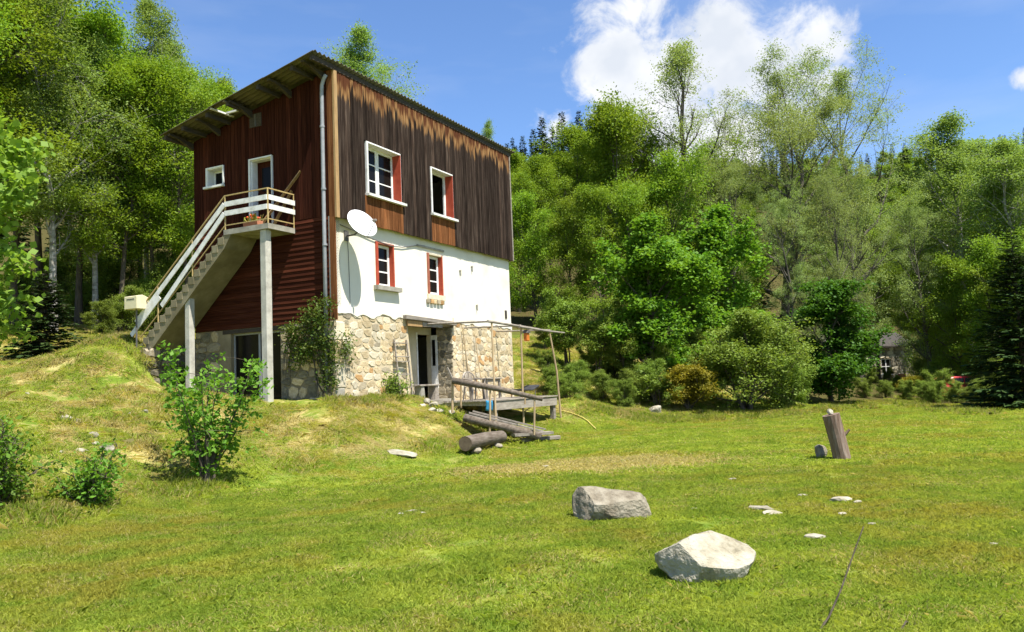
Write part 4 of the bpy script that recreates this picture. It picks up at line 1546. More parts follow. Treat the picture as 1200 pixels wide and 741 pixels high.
def build_stones():
    rng = np.random.default_rng(17)
    # pale pointed boulder
    c = pixg(828, 676)
    prof = [(-.385, .17, .21, .2), (-.37, .10, .26, .55), (-.32, .05, .33, .85), (-.22, -.02, .385, 1.0), (-.08, -.06, .40, 1.08), (.06, -.08, .375, 1.0), (.18, -.07, .335, .9), (.28, .02, .285, .7), (.35, .11, .245, .45), (.40, .165, .205, .15)]
    o = shaped_rock('boulder', prof, .29, 'boulder_pale', rng, ((.25, -.55, .80, .285), (-.75, -.6, .1, .33), (.1, -.9, -.45, .20), (.5, -.8, -.25, .27), (-.3, .3, .9, .33))).build('boulder', 'boulder_pale')
    o.location = (c[0], c[1], c[2] - .02)
    o.rotation_euler = (.0, .0, .10)
    tag(o, 'pale whitish pointed boulder lying on the mown lawn', 'boulder')
    c = pixg(717, 606)
    prof = [(-.43, .05, .16, .4), (-.42, -.04, .30, .8), (-.36, -.05, .355, 1.0), (-.22, -.05, .35, 1.05), (-.02, -.05, .315, 1.0), (.18, -.05, .29, .95), (.33, -.05, .26, .85), (.41, -.04, .20, .7), (.43, .0, .13, .4)]
    o = shaped_rock('boulder', prof, .29, 'boulder_grey', rng, ((.05, -.45, .9, .29), (-.9, -.35, .25, .38), (.25, -.95, .05, .26), (.8, -.3, .5, .41))).build('boulder', 'boulder_grey')
    o.location = (c[0], c[1], c[2] - .0)
    o.rotation_euler = (0, .02, .10)
    tag(o, 'grey flat-topped oblong boulder lying on the mown lawn', 'boulder')
    # leaning post stump, stone on its top, stone at its foot
    c = pixg(984, 538)
    st = empty('tree_stump', c, 0, 'upright weathered log standing tilted in the lawn', 'stump')
    pts = [(.05, 0, -.1), (.03, 0, .1), (-.03, 0, .45), (-.10, .0, .80)]
    MB().tube(pts, [.165, .155, .15, .155], 14, jitter=.035).build('log', 'log_bark_upright', st, smooth=False)
    MB().tube([(.12, .02, .42), (.22, .0, .52)], [.035, .02], 6).build('branch_stub', 'cut_wood', st)
    o = link('stone', rock_mesh('stone', rng, (.075, .06, .06), 2), None, 'boulder_pale')
    o.location = (c[0] - .10, c[1], c[2] + .85)
    tag(o, 'small white stone lying on top of the tilted log', 'stone')
    c2 = pixg(962, 536)
    o = link('stone', rock_mesh('stone', rng, (.13, .12, .14), 3), None, 'boulder_grey')
    o.location = (c2[0], c2[1], c2[2] + .09)
    tag(o, 'round mottled grey stone beside the tilted upright log', 'stone')
    # log bench
    a, b = pixg(547, 534), pixg(586, 525)
    bvec = b - a
    lb = empty('log_bench', a, math.atan2(bvec[1], bvec[0]), 'thick log laid on two stones as a garden seat', 'log')
    L = float(np.hypot(bvec[0], bvec[1])) + .1
    tilt = float(b[2] - a[2])
    MB().tube([(-.05, 0, .27), (L * .5, 0, .29 + tilt / 2), (L, 0, .26 + tilt)], [.17, .165, .155], 16, cap=False, jitter=.02).build('trunk', 'log_bark', lb, smooth=True)
    MB().tube([(-.052, 0, .27), (-.02, 0, .27)], .168, 16).build('cut_end', 'cut_wood', lb)
    MB().tube([(L - .02, 0, .26 + tilt), (L + .002, 0, .26 + tilt)], .153, 16).build('cut_end', 'cut_wood', lb)
    for k, (t, lab) in enumerate(((.22, 'grey support stone under the sawn near end of the log seat'), (.85, 'grey support stone under the far end of the log seat'))):
        p = a + bvec * t
        o = link('stone', rock_mesh('stone', rng, (.17, .22, .12), 2), None, 'boulder_grey')
        o.location = (p[0] + .02, p[1] - .02, gz(p[0], p[1]) + .05)
        tag(o, lab, 'stone')
    # slab at the foot of the bank
    c = pixg(472, 534)
    o = link('stone_slab', rock_mesh('stone_slab', rng, (.36, .22, .07), 3, cuts=14), None, 'field_stone')
    o.location = (c[0], c[1], c[2] + .06)
    o.rotation_euler = (.2, .22, .1)
    tag(o, 'flat pale stone slab tilted at the foot of the bank', 'stone slab')
    # pile of stones beside the deck steps
    for k, (px, py, s) in enumerate(outwards(((500, 474, .20), (508, 478, .23), (517, 475, .17), (523, 480, .2), (531, 478, .18), (537, 482, .2), (545, 479, .17), (515, 484, .14), (506, 483, .15), (529, 486, .16), (548, 485, .14), (495, 478, .15)), hw(2.85, -.3, 0))):
        c = pixg(px, py)
        o = link('stone', rock_mesh('stone', rng, (s, s * .7, s * .55), 2), None, 'field_stone')
        o.location = (c[0], c[1], c[2] + s * .3)
        o.rotation_euler = (0, 0, rng.uniform(0, 6))
        tag(o, 'pale rough stone in the heap beside the deck, %s from the ladder' % ORD[k], 'stone', 'stones heaped beside the deck')
    # flat stones half sunk in the lawn and bank
    lawn = ((890, 598, .22), (905, 603, .14), (953, 632, .16), (985, 587, .2), (1005, 590, .08), (988, 604, .07), (1022, 616, .06), (858, 563, .1), (940, 582, .08), (482, 601, .10), (470, 604, .07), (495, 603, .06),
            (813, 598, .06), (640, 548, .09), (665, 556, .07), (730, 541, .08), (625, 562, .07), (1164, 640, .05))
    for k, (px, py, s) in enumerate(outwards(lawn, pixg(828, 676))):
        c = pixg(px, py)
        o = link('stone', rock_mesh('stone', rng, (s * .85, s * .5, s * .25), 2, rough=.8, cuts=14), None, 'field_stone')
        o.location = (c[0], c[1], c[2] + .018)
        o.rotation_euler = (0, 0, rng.uniform(-.4, .4))
        tag(o, 'flat pale stone sunk in the mown lawn, %s from the pale boulder' % ORD[k], 'stone', 'flat stones in the lawn')
    bank = ((78, 492, .26), (90, 496, .2), (108, 512, .24), (112, 521, .16), (72, 532, .2), (125, 527, .3), (95, 530, .18), (150, 487, .22), (170, 483, .14), (178, 518, .1), (60, 488, .1), (32, 462, .1), (12, 461, .08), (367, 493, .09), (362, 497, .07), (655, 463, .1))
    for k, (px, py, s) in enumerate(outwards(bank, pixg(243, 568))):
        c = pixg(px, py)
        o = link('stone', rock_mesh('stone', rng, (s * rng.uniform(.45, .8), s * .5, s * .36), 2, rough=.9, cuts=14), None, 'field_stone')
        o.location = (c[0], c[1], c[2] + .01)
        o.rotation_euler = (-.3, 0, rng.uniform(-.6, .6))
        tag(o, 'bare pale rock in the grassy bank, %s from the tall sapling' % ORD[k], 'stone', 'rocks in the grassy bank')
    c = pixg(768, 484)
    o = link('stone', rock_mesh('stone', rng, (.32, .24, .24), 3), None, 'boulder_pale')
    o.location = (c[0], c[1], c[2] + .08)
    tag(o, 'whitish rock among weeds at the edge of the wood', 'stone')


build_stones()


# ------------------------------------------------------------------ far cottage and parked car
def build_far():
    rng = np.random.default_rng(77)
    a = pix(1072, 440, 78)
    org = np.array([a[0], a[1], gz(a[0], a[1])])
    ct = empty('cottage', org, math.radians(4), 'small grey stone cottage half hidden among the far trees', 'cottage')
    mb = MB()
    wall_cells(mb, 'R', -7.5, 0, -1.0, 3.6, 0, .5, [(-3.15, -2.2, 1.05, 2.45), (-3.1, -1.9, -1.0, .25)])
    wl = mb.build('wall', 'stone_grey', ct)
    tag(wl, 'rubble stone front wall')
    n = 0
    lay_stones(wl, 'R', -5.2, 0, 0, 3.6, [(-3.15, -2.2, 1.05, 2.45), (-3.1, -1.9, -1.0, .25)], rng, ['stone_grey', 'stone_pale', 'dark_stone'], [.5, .3, .2], hmin=.28, hmax=.42, wmin=.35, wmax=.75, depth=.04)
    MB().box((-.5, .5, -1), (0, 6, 3.6)).build('side_wall', 'stone_grey', ct)
    MB().prism([(.5, 3.6), (6, 3.6), (3.2, 4.8)], 0, -.5, 0).build('gable', 'stone_grey', ct)
    MB().box((-7.5, 5.5, -1), (-.5, 6, 3.6)).box((-7.5, .5, -1), (-7, 5.5, 3.6)).build('rear_wall', 'stone_grey', ct)
    for s in (0, 1):
        pr = [(-.35, 3.5), (3.2, 4.9), (3.2, 5.05), (-.35, 3.65)] if s == 0 else [(6.4, 3.5), (3.2, 4.9), (3.2, 5.05), (6.4, 3.65)]
        MB().prism(pr, 0, -7.8, .25).build('roof', 'slate', ct)
    f = MB()
    f.box((-3.15, .1, 1.05), (-3.07, .2, 2.45)).box((-2.28, .1, 1.05), (-2.2, .2, 2.45)).box((-3.07, .1, 2.37), (-2.28, .2, 2.45)).box((-3.07, .1, 1.05), (-2.28, .2, 1.13)).box((-2.71, .1, 1.13), (-2.64, .2, 2.37)).box((-3.07, .11, 1.7), (-2.71, .19, 1.76)).box((-2.64, .11, 1.7), (-2.28, .19, 1.76))
    w = f.build('window', 'white_paint', ct)
    MB().box((-3.07, .14, 1.13), (-2.71, .15, 2.37)).build('pane', 'pane_glass', w)
    MB().box((-2.64, .14, 1.13), (-2.28, .15, 2.37)).build('pane', 'pane_glass', w)
    MB().box((-3.25, -.08, .95), (-2.1, .2, 1.04)).build('sill', 'white_paint', w)
    MB().box((-3.05, .15, -1), (-1.95, .2, .22)).build('door', 'zinc', ct)
    MB().box((-1.9, -.9, 0), (-1.4, -.5, 1.0)).build('lean_to', 'faded_red', ct)

    # red car behind the far bushes
    c = pix(1128, 467, 47)
    car = empty('parked_car', (c[0], c[1], gz(c[0], c[1])), math.radians(8), 'red parked car half hidden behind the bushes', 'car')
    mb = MB()
    mb.prism([(-1.95, .30), (1.95, .30), (1.98, .62), (1.75, .80), (.95, .90), (-1.7, .92), (-1.98, .75)], 1, -.82, .82)
    mb.build('body', 'car_red', car, bevel=.06)
    MB().prism([(-1.45, .90), (.85, .88), (.35, 1.34), (.1, 1.40), (-.95, 1.40), (-1.2, 1.30)], 1, -.70, .70).build('cabin', 'car_red', car, bevel=.06)
    MB().box((-.9, -.712, .98), (-.35, -.703, 1.30)).build('side_window', 'car_glass', car)
    MB().box((-.28, -.712, .98), (.3, -.703, 1.30)).build('side_window', 'car_glass', car)
    MB().prism([(.80, .93), (.84, .93), (.42, 1.33), (.38, 1.33)], 1, -.6, .6).build('windscreen', 'car_glass', car)
    for x in (-1.25, 1.25):
        for y in (-.80, .80):
            w = MB().tube([(x, y - .1, .31), (x, y + .1, .31)], .31, 18).build('wheel', 'rubber', car)
            MB().tube([(x, y - .11, .31), (x, y + .11, .31)], .18, 14).build('rim', 'zinc', w)
    for y in (-.6, .6):
        MB().box((1.93, y - .16, .6), (1.99, y + .16, .74)).build('headlight', 'white_paint', car, bevel=.02)
    MB().box((-2.0, -.78, .32), (-1.93, .78, .45)).build('bumper', 'car_trim', car)
    MB().box((1.94, -.78, .32), (2.01, .78, .45)).build('bumper', 'car_trim', car)


build_far()


# ------------------------------------------------------------------ vegetation: generators
leafmat('leaf_forest', (.130, .225, .016), (.210, .300, .022), (.28, .345, .035))
leafmat('leaf_maple', (.095, .225, .016), (.150, .285, .020), (.22, .34, .035), .45)
leafmat('leaf_lime', (.165, .285, .03), (.22, .34, .04), (.30, .40, .07), .5, 2.5)
leafmat('leaf_dark', (.042, .110, .010), (.072, .152, .013), (.11, .19, .02), .40)
leafmat('leaf_pale', (.160, .245, .045), (.215, .295, .060), (.28, .345, .09), .45)
leafmat('leaf_grey', (.200, .265, .075), (.250, .310, .095), (.31, .355, .13), .45)
leafmat('leaf_bush', (.140, .205, .026), (.195, .260, .036), (.25, .295, .055), .42)
leafmat('leaf_broom', (.17, .17, .015), (.24, .20, .016), (.34, .27, .02), .35)
leafmat('leaf_sapling', (.085, .185, .014), (.135, .250, .02), (.21, .31, .04), .45, 2.5)
leafmat('needle', (.020, .042, .010), (.034, .062, .014), (.062, .09, .02), .15, 1.2, .01)
leafmat('needle_far', (.024, .046, .018), (.035, .060, .02), (.055, .075, .024), .12, .4, .01)
leafmat('vine_leaf', (.045, .085, .010), (.08, .13, .014), (.17, .15, .04), .35, 2.5)


def unit(v):
    return v / (np.linalg.norm(v) + 1e-9)


class Wood:
    """branch tubes collected into one quad mesh"""

    def __init__(self):
        self.v, self.f, self.n = [], [], 0

    def tube(self, pts, radii, k):
        pts = np.asarray(pts, float)
        m = len(pts)
        d = np.gradient(pts, axis=0)
        d /= np.linalg.norm(d, axis=1)[:, None] + 1e-9
        ref = np.array([1, 0, 0.]) if abs(d[0][0]) < .7 else np.array([0, 1., 0])
        s = np.cross(d, ref)
        s /= np.linalg.norm(s, axis=1)[:, None] + 1e-9
        t = np.cross(s, d)
        a = np.arange(k) * 2 * math.pi / k
        ring = s[:, None, :] * np.cos(a)[None, :, None] + t[:, None, :] * np.sin(a)[None, :, None]
        vs = pts[:, None, :] + ring * np.asarray(radii)[:, None, None]
        idx = np.arange(m * k).reshape(m, k) + self.n
        nx = np.roll(idx, -1, axis=1)
        self.f.append(np.stack([idx[:-1], nx[:-1], nx[1:], idx[1:]], -1).reshape(-1, 4))
        self.v.append(vs.reshape(-1, 3))
        self.n += m * k

    def mesh(self, name, mat):
        me = np_mesh(name, np.concatenate(self.v), np.concatenate(self.f), True)
        me.materials.append(MATS[mat])
        return me


def leaf_mesh(name, centers, rng, per, spread, size, mat, flat=.6, aspect=.55, upbias=.45, droop=0.0):
    """many single leaves (rhombic quads) round cluster centres"""
    c = np.repeat(np.asarray(centers), per, axis=0)
    n = len(c)
    c = c + rng.normal(0, 1, (n, 3)) * np.array([spread, spread, spread * flat])
    nrm = rng.normal(0, 1, (n, 3))
    nrm[:, 2] = np.abs(nrm[:, 2]) + upbias
    nrm /= np.linalg.norm(nrm, axis=1)[:, None]
    d = rng.normal(0, 1, (n, 3))
    d[:, 2] -= droop
    d -= nrm * (d * nrm).sum(1)[:, None]
    d /= np.linalg.norm(d, axis=1)[:, None]
    e = np.cross(nrm, d)
    s = (size * rng.uniform(.6, 1.35, n))[:, None]
    v = np.stack([c - d * s * .5, c + e * s * aspect * .5 - d * s * .05, c + d * s * .5, c - e * s * aspect * .5 - d * s * .05], 1).reshape(-1, 3)
    me = np_mesh(name, v, np.arange(n * 4).reshape(n, 4))
    me.materials.append(MATS[mat])
    return me


def grow(seed, H=16., r0=.18, h0=.28, n1=20, R=3.6, prof=None, el=(25, 65), n2=6, l2=.42, n3=3, l3=.4, lean=.03, wander=.1, curve=.08, droop3=0.0, stems=1, wood_keep=1.0, top=.96):
    """skeleton -> (Wood, twig points where leaves sit)"""
    rng = np.random.default_rng(seed)
    wd, cl = Wood(), []
    prof = prof or (lambda t: math.sin(math.pi * min(1, .18 + .82 * t)) ** .7 * (1 - .25 * t))
    for s in range(stems):
        az0 = rng.uniform(0, 6.28)
        ln = lean * (1 if stems == 1 else rng.uniform(.6, 2.2))
        k = 9
        ts = np.linspace(0, 1, k)
        Hs = H * (1 if stems == 1 else rng.uniform(.7, 1.0))
        tr = np.zeros((k, 3))
        tr[:, 2] = ts * Hs * top
        off = np.cumsum(rng.normal(0, wander, (k, 2)), axis=0) * (ts[:, None] ** .8)
        tr[:, 0] = off[:, 0] + math.cos(az0) * ln * Hs * ts
        tr[:, 1] = off[:, 1] + math.sin(az0) * ln * Hs * ts
        if stems > 1:
            tr[:, :2] += rng.normal(0, .06 * R, 2)
        rad = r0 * (1 - ts) ** .85 + .012
        rad[0] *= 1.35
        wd.tube(tr, rad, 8)
        nn = max(3, int(n1 / stems))
        for i in range(nn):
            tt = ((i + rng.uniform(.1, .9)) / nn)
            t = h0 + (1 - h0) * tt
            b = np.array([np.interp(t, ts, tr[:, q]) for q in range(3)])
            az = i * 2.39996 + rng.uniform(-.5, .5) + az0
            L = R * prof(tt) * rng.uniform(.45, 1.4)
            e = math.radians(el[0] + (el[1] - el[0]) * tt + rng.uniform(-12, 12))
            d = np.array([math.cos(az) * math.cos(e), math.sin(az) * math.cos(e), math.sin(e)])
            pts = [b]
            m1 = 6
            for q in range(m1):
                d = unit(d + rng.normal(0, .13, 3) + np.array([0, 0, curve]))
                pts.append(pts[-1] + d * L / m1)
            pts = np.array(pts)
            rb = np.interp(t, ts, rad) * .62
            wd.tube(pts, np.linspace(max(rb, .02), .008, m1 + 1), 5)
            cl.append(pts[-1])
            for j in range(max(1, int(round(n2 * min(1.0, L / (.45 * R)))))):
                u = rng.uniform(.22, 1.0)
                p0 = np.array([np.interp(u * m1, np.arange(m1 + 1), pts[:, q]) for q in range(3)])
                dd = unit(unit(pts[-1] - pts[0]) * .75 + rng.normal(0, .62, 3) + np.array([0, 0, .15]))
                l = L * l2 * (1.25 - .6 * u) * rng.uniform(.7, 1.25)
                p = [p0]
                for q in range(3):
                    dd = unit(dd + rng.normal(0, .18, 3) + np.array([0, 0, curve * .6]))
                    p.append(p[-1] + dd * l / 3)
                p = np.array(p)
                wd.tube(p, np.linspace(max(.35 * rb * (1 - .5 * u), .009), .005, 4), 3)
                cl += [p[2], p[3]]
                for h in range(n3):
                    u3 = rng.uniform(.25, 1)
                    q0 = np.array([np.interp(u3 * 3, np.arange(4), p[:, q]) for q in range(3)])
                    d3 = unit(unit(p[3] - p[0]) * .6 + rng.normal(0, .7, 3) - np.array([0, 0, droop3]))
                    q1 = q0 + d3 * l * l3 * rng.uniform(.6, 1.2)
                    q2 = q1 + unit(d3 - np.array([0, 0, droop3 * 1.2])) * l * l3 * .5
                    if rng.uniform() < wood_keep:
                        wd.tube(np.array([q0, q1, q2]), [.007, .005, .003], 3)
                    cl += [q1, q2]
        cl.append(tr[-1])
    return wd, np.array(cl), rng


PROTO = {}


def proto_tree(key, bark, leaf, per, spread, size, flat=.6, aspect=.55, upbias=.45, droop=0, keep=1.0, gap=0.0, **g):
    wd, cl, rng = grow(**g)
    if gap:
        # boughs differ in leafiness: drop clusters in the thin zones so the crown has holes and a broken outline
        H = g.get('H', 16.)
        n = np.zeros(len(cl))
        for k in range(5):
            w = rng.normal(0, 1, 3)
            w *= rng.uniform(1.6, 3.4) * (16. / H) ** .5 / np.linalg.norm(w)
            n += np.sin(cl @ w + rng.uniform(0, 6.28))
        cl = cl[n > np.quantile(n, gap)]
    if keep < 1:
        cl = cl[rng.uniform(size=len(cl)) < keep]
    PROTO[key] = (wd.mesh('trunk', bark), leaf_mesh('crown', cl, rng, per, spread, size, leaf, flat, aspect, upbias, droop), g.get('H', 16.))


def egg(t):
    return max(.05, math.sin(math.pi * (.12 + .86 * t) ** .85) ** .8)


def dome(t):
    return max(.12, math.cos(t * math.pi / 2 * .93) ** .55)


def vase(t):
    return .55 + .5 * math.sin(math.pi * min(1, t * 1.05)) if t < .9 else .5


for _k, _s in enumerate((101, 102, 103)):
    proto_tree('forest%d' % _k, 'bark', 'leaf_forest', 34, .40, .165, seed=_s, H=17., r0=.17, h0=.30, n1=26, R=3.8, prof=egg, el=(10, 62), n2=7, n3=4, wander=.2, upbias=.8, gap=.3)
for _k, _s in enumerate((121, 122, 123)):
    proto_tree('dense%d' % _k, 'bark', 'leaf_forest', 36, .40, .17, seed=_s, H=12., r0=.17, h0=.10, n1=24, R=4.0, prof=(dome, egg, vase)[_k], el=(5, 72), n2=7, n3=4, wander=.25, upbias=.8, gap=.33, lean=.06)
for _k, _s in enumerate((141, 142, 143)):
    proto_tree('birch%d' % _k, 'birch_bark', 'leaf_pale', 24, .27, .125, seed=_s, H=18., r0=.17, h0=.20, n1=24, R=3.8, prof=egg, el=(30, 68), n2=8, n3=4, l2=.5, droop3=.35, droop=.6, wander=.18, wood_keep=.6, upbias=.6, gap=.22)
for _k, _s in enumerate((161, 162, 163)):
    proto_tree('willow%d' % _k, 'willow_bark', 'leaf_grey', 38, .27, .12, seed=_s, H=20., r0=.36, h0=.16, n1=17, R=6.6, prof=vase, el=(20, 64), n2=9, n3=4, l2=.42, droop3=.15, wander=.45, lean=.06, wood_keep=.7, upbias=.6, gap=.42)
proto_tree('spreading', 'willow_bark', 'leaf_grey', 40, .30, .125, seed=174, H=20., r0=.42, h0=.20, n1=16, R=7.6, prof=lambda t: .62 + .45 * math.sin(math.pi * t) if t < .85 else .55, el=(30, 55), n2=11, n3=4, l2=.38, wander=.6, lean=.05, wood_keep=.8, upbias=.6, gap=.30, curve=.04, top=.8)
proto_tree('airy', 'willow_bark', 'leaf_grey', 16, .24, .115, seed=171, H=19., r0=.28, h0=.25, n1=20, R=4.6, prof=egg, el=(32, 64), n2=8, n3=4, l2=.46, wander=.25, wood_keep=.8, gap=.35, upbias=.6)
for _k, _s in enumerate((181, 182)):
    proto_tree('maple%d' % _k, 'bark', 'leaf_maple' if _k == 0 else 'leaf_dark', 30, .30, .20, seed=_s, H=8., r0=.15, h0=.08, n1=28, R=3.3, prof=dome, el=(5, 70), n2=6, n3=4, flat=.5, aspect=.85, upbias=1.0, gap=.25 if _k == 0 else .12)
for _k, _s in enumerate((201, 202)):
    proto_tree('bush%d' % _k, 'bark', 'leaf_bush', 30, .17, .10, seed=_s, H=4., r0=.06, h0=.05, n1=36, R=2.1, prof=dome, el=(20, 74), n2=6, n3=3, stems=6, lean=.12, upbias=.7, gap=.22)
proto_tree('broom', 'bark', 'leaf_broom', 20, .12, .09, seed=221, H=1.8, r0=.03, h0=.05, n1=30, R=1.0, prof=dome, el=(40, 75), n2=5, n3=2, stems=6, lean=.12)
proto_tree('thin0', 'bark', 'leaf_bush', 24, .24, .15, seed=231, H=7., r0=.05, h0=.22, n1=28, R=1.7, prof=egg, el=(20, 65), n2=5, n3=3, stems=4, lean=.06, upbias=.7, gap=.25)


def proto_spruce(key, seed, mat, H=15., R=2.7, step=.30, nb=7, sprays=16, size=.34):
    rng = np.random.default_rng(seed)
    wd = Wood()
    wd.tube([(0, 0, 0), (0, 0, H * .5), (0, 0, H)], [H * .013, H * .008, .01], 7)
    C, D, S = [], [], []
    z = H * .05
    while z < H * .985:
        t = z / H
        L = R * (1 - t) ** .85 + .10
        for i in range(nb if t < .85 else 5):
            az = rng.uniform(0, 6.283)
            l = L * rng.uniform(.72, 1.12)
            d0 = np.array([math.cos(az), math.sin(az), rng.uniform(-.12, .12) + .5 * t])
            m = 5
            pts = [np.array([0, 0, z + rng.uniform(-.1, .1)])]
            d = unit(d0)
            for q in range(m):
                d = unit(d + np.array([0, 0, -.10 if q < 2 else .07]) + rng.normal(0, .04, 3))
                pts.append(pts[-1] + d * l / m)
            pts = np.array(pts)
            wd.tube(pts, np.linspace(.022, .004, m + 1), 3)
            k = max(4, int(sprays * l / R) + 3)
            u = rng.uniform(.12, 1.0, k)
            for uu in u:
                p = np.array([np.interp(uu * m, np.arange(m + 1), pts[:, q]) for q in range(3)])
                side = rng.choice((-1, 1))
                dd = unit(unit(pts[-1] - pts[0]) * rng.uniform(.5, 1.1) + side * np.array([-math.sin(az), math.cos(az), 0]) * rng.uniform(.2, 1.0) + np.array([0, 0, rng.uniform(-.45, .02)]))
                C.append(p)
                D.append(dd)
                S.append(size * rng.uniform(.6, 1.25) * (.55 + .6 * (1 - t)))
        z += step * (1 - .45 * t)
    C, D, S = np.array(C), np.array(D), np.array(S)[:, None]
    up = np.array([0, 0, 1.]) + rng.normal(0, .35, C.shape)
    e = np.cross(D, up)
    e /= np.linalg.norm(e, axis=1)[:, None]
    v = np.stack([C, C + D * S * .55 + e * S * .20, C + D * S, C + D * S * .55 - e * S * .20], 1).reshape(-1, 3)
    cm = np_mesh('crown', v, np.arange(len(C) * 4).reshape(-1, 4))
    cm.materials.append(MATS[mat])
    PROTO[key] = (wd.mesh('trunk', 'bark'), cm, H)


proto_spruce('spruce0', 301, 'needle', H=15., R=4.6, nb=12, sprays=44, size=.55, step=.30)
proto_spruce('spruce1', 302, 'needle_far', H=16., R=2.4, nb=9, sprays=22, size=.62, step=.42)
proto_spruce('spruce2', 303, 'needle', H=4., R=1.55, nb=11, sprays=34, size=.26, step=.15)


def plant(name, key, x, y, height, label, cat, group=None, rz=None, wide=1.0, sink=.08, rng=RNG):
    tm, cm, H = PROTO[key]
    s = height / H
    o = empty(name, (x, y, gz(x, y) - sink), rng.uniform(0, 6.283) if rz is None else rz, label, cat, group)
    o.scale = (s * wide, s * wide, s)
    link('stem' if name in ('shrub', 'bush', 'broom_bush') else 'trunk', tm, o)
    link('foliage' if name in ('shrub', 'bush', 'broom_bush') else 'crown', cm, o)
    return o


def plant_px(name, key, px, y, top_py, label, cat, group=None, wide=1.0, rz=None):
    """tree whose foot stands at forward distance y in the pixel column px; its height reaches the pixel row top_py"""
    p = pix(px, 440, y)
    z0 = gz(p[0], y)
    ztop = pix(px, top_py, y)[2]
    return plant(name, key, p[0], y, max(1.0, ztop - z0 + .1), label, cat, group, rz, wide)





def row(name, keys, entries, label, cat, group, origin=None, wide=(.85, 1.05), seed=1):
    """plant a row of look-alikes; each label counts outwards from a thing one can find"""
    r = np.random.default_rng(seed)
    o0 = hw(5, 2.5, 0) if origin is None else origin
    ent = sorted(entries, key=lambda e: math.hypot(pix(e[0], 440, e[1])[0] - o0[0], e[1] - o0[1]))
    for k, e in enumerate(ent):
        w = e[3] if len(e) > 3 else r.uniform(*wide)
        key = keys[int(r.integers(len(keys)))]
        plant_px(name, key, e[0], e[1], e[2], label % ORD[k], cat, group, wide=w)


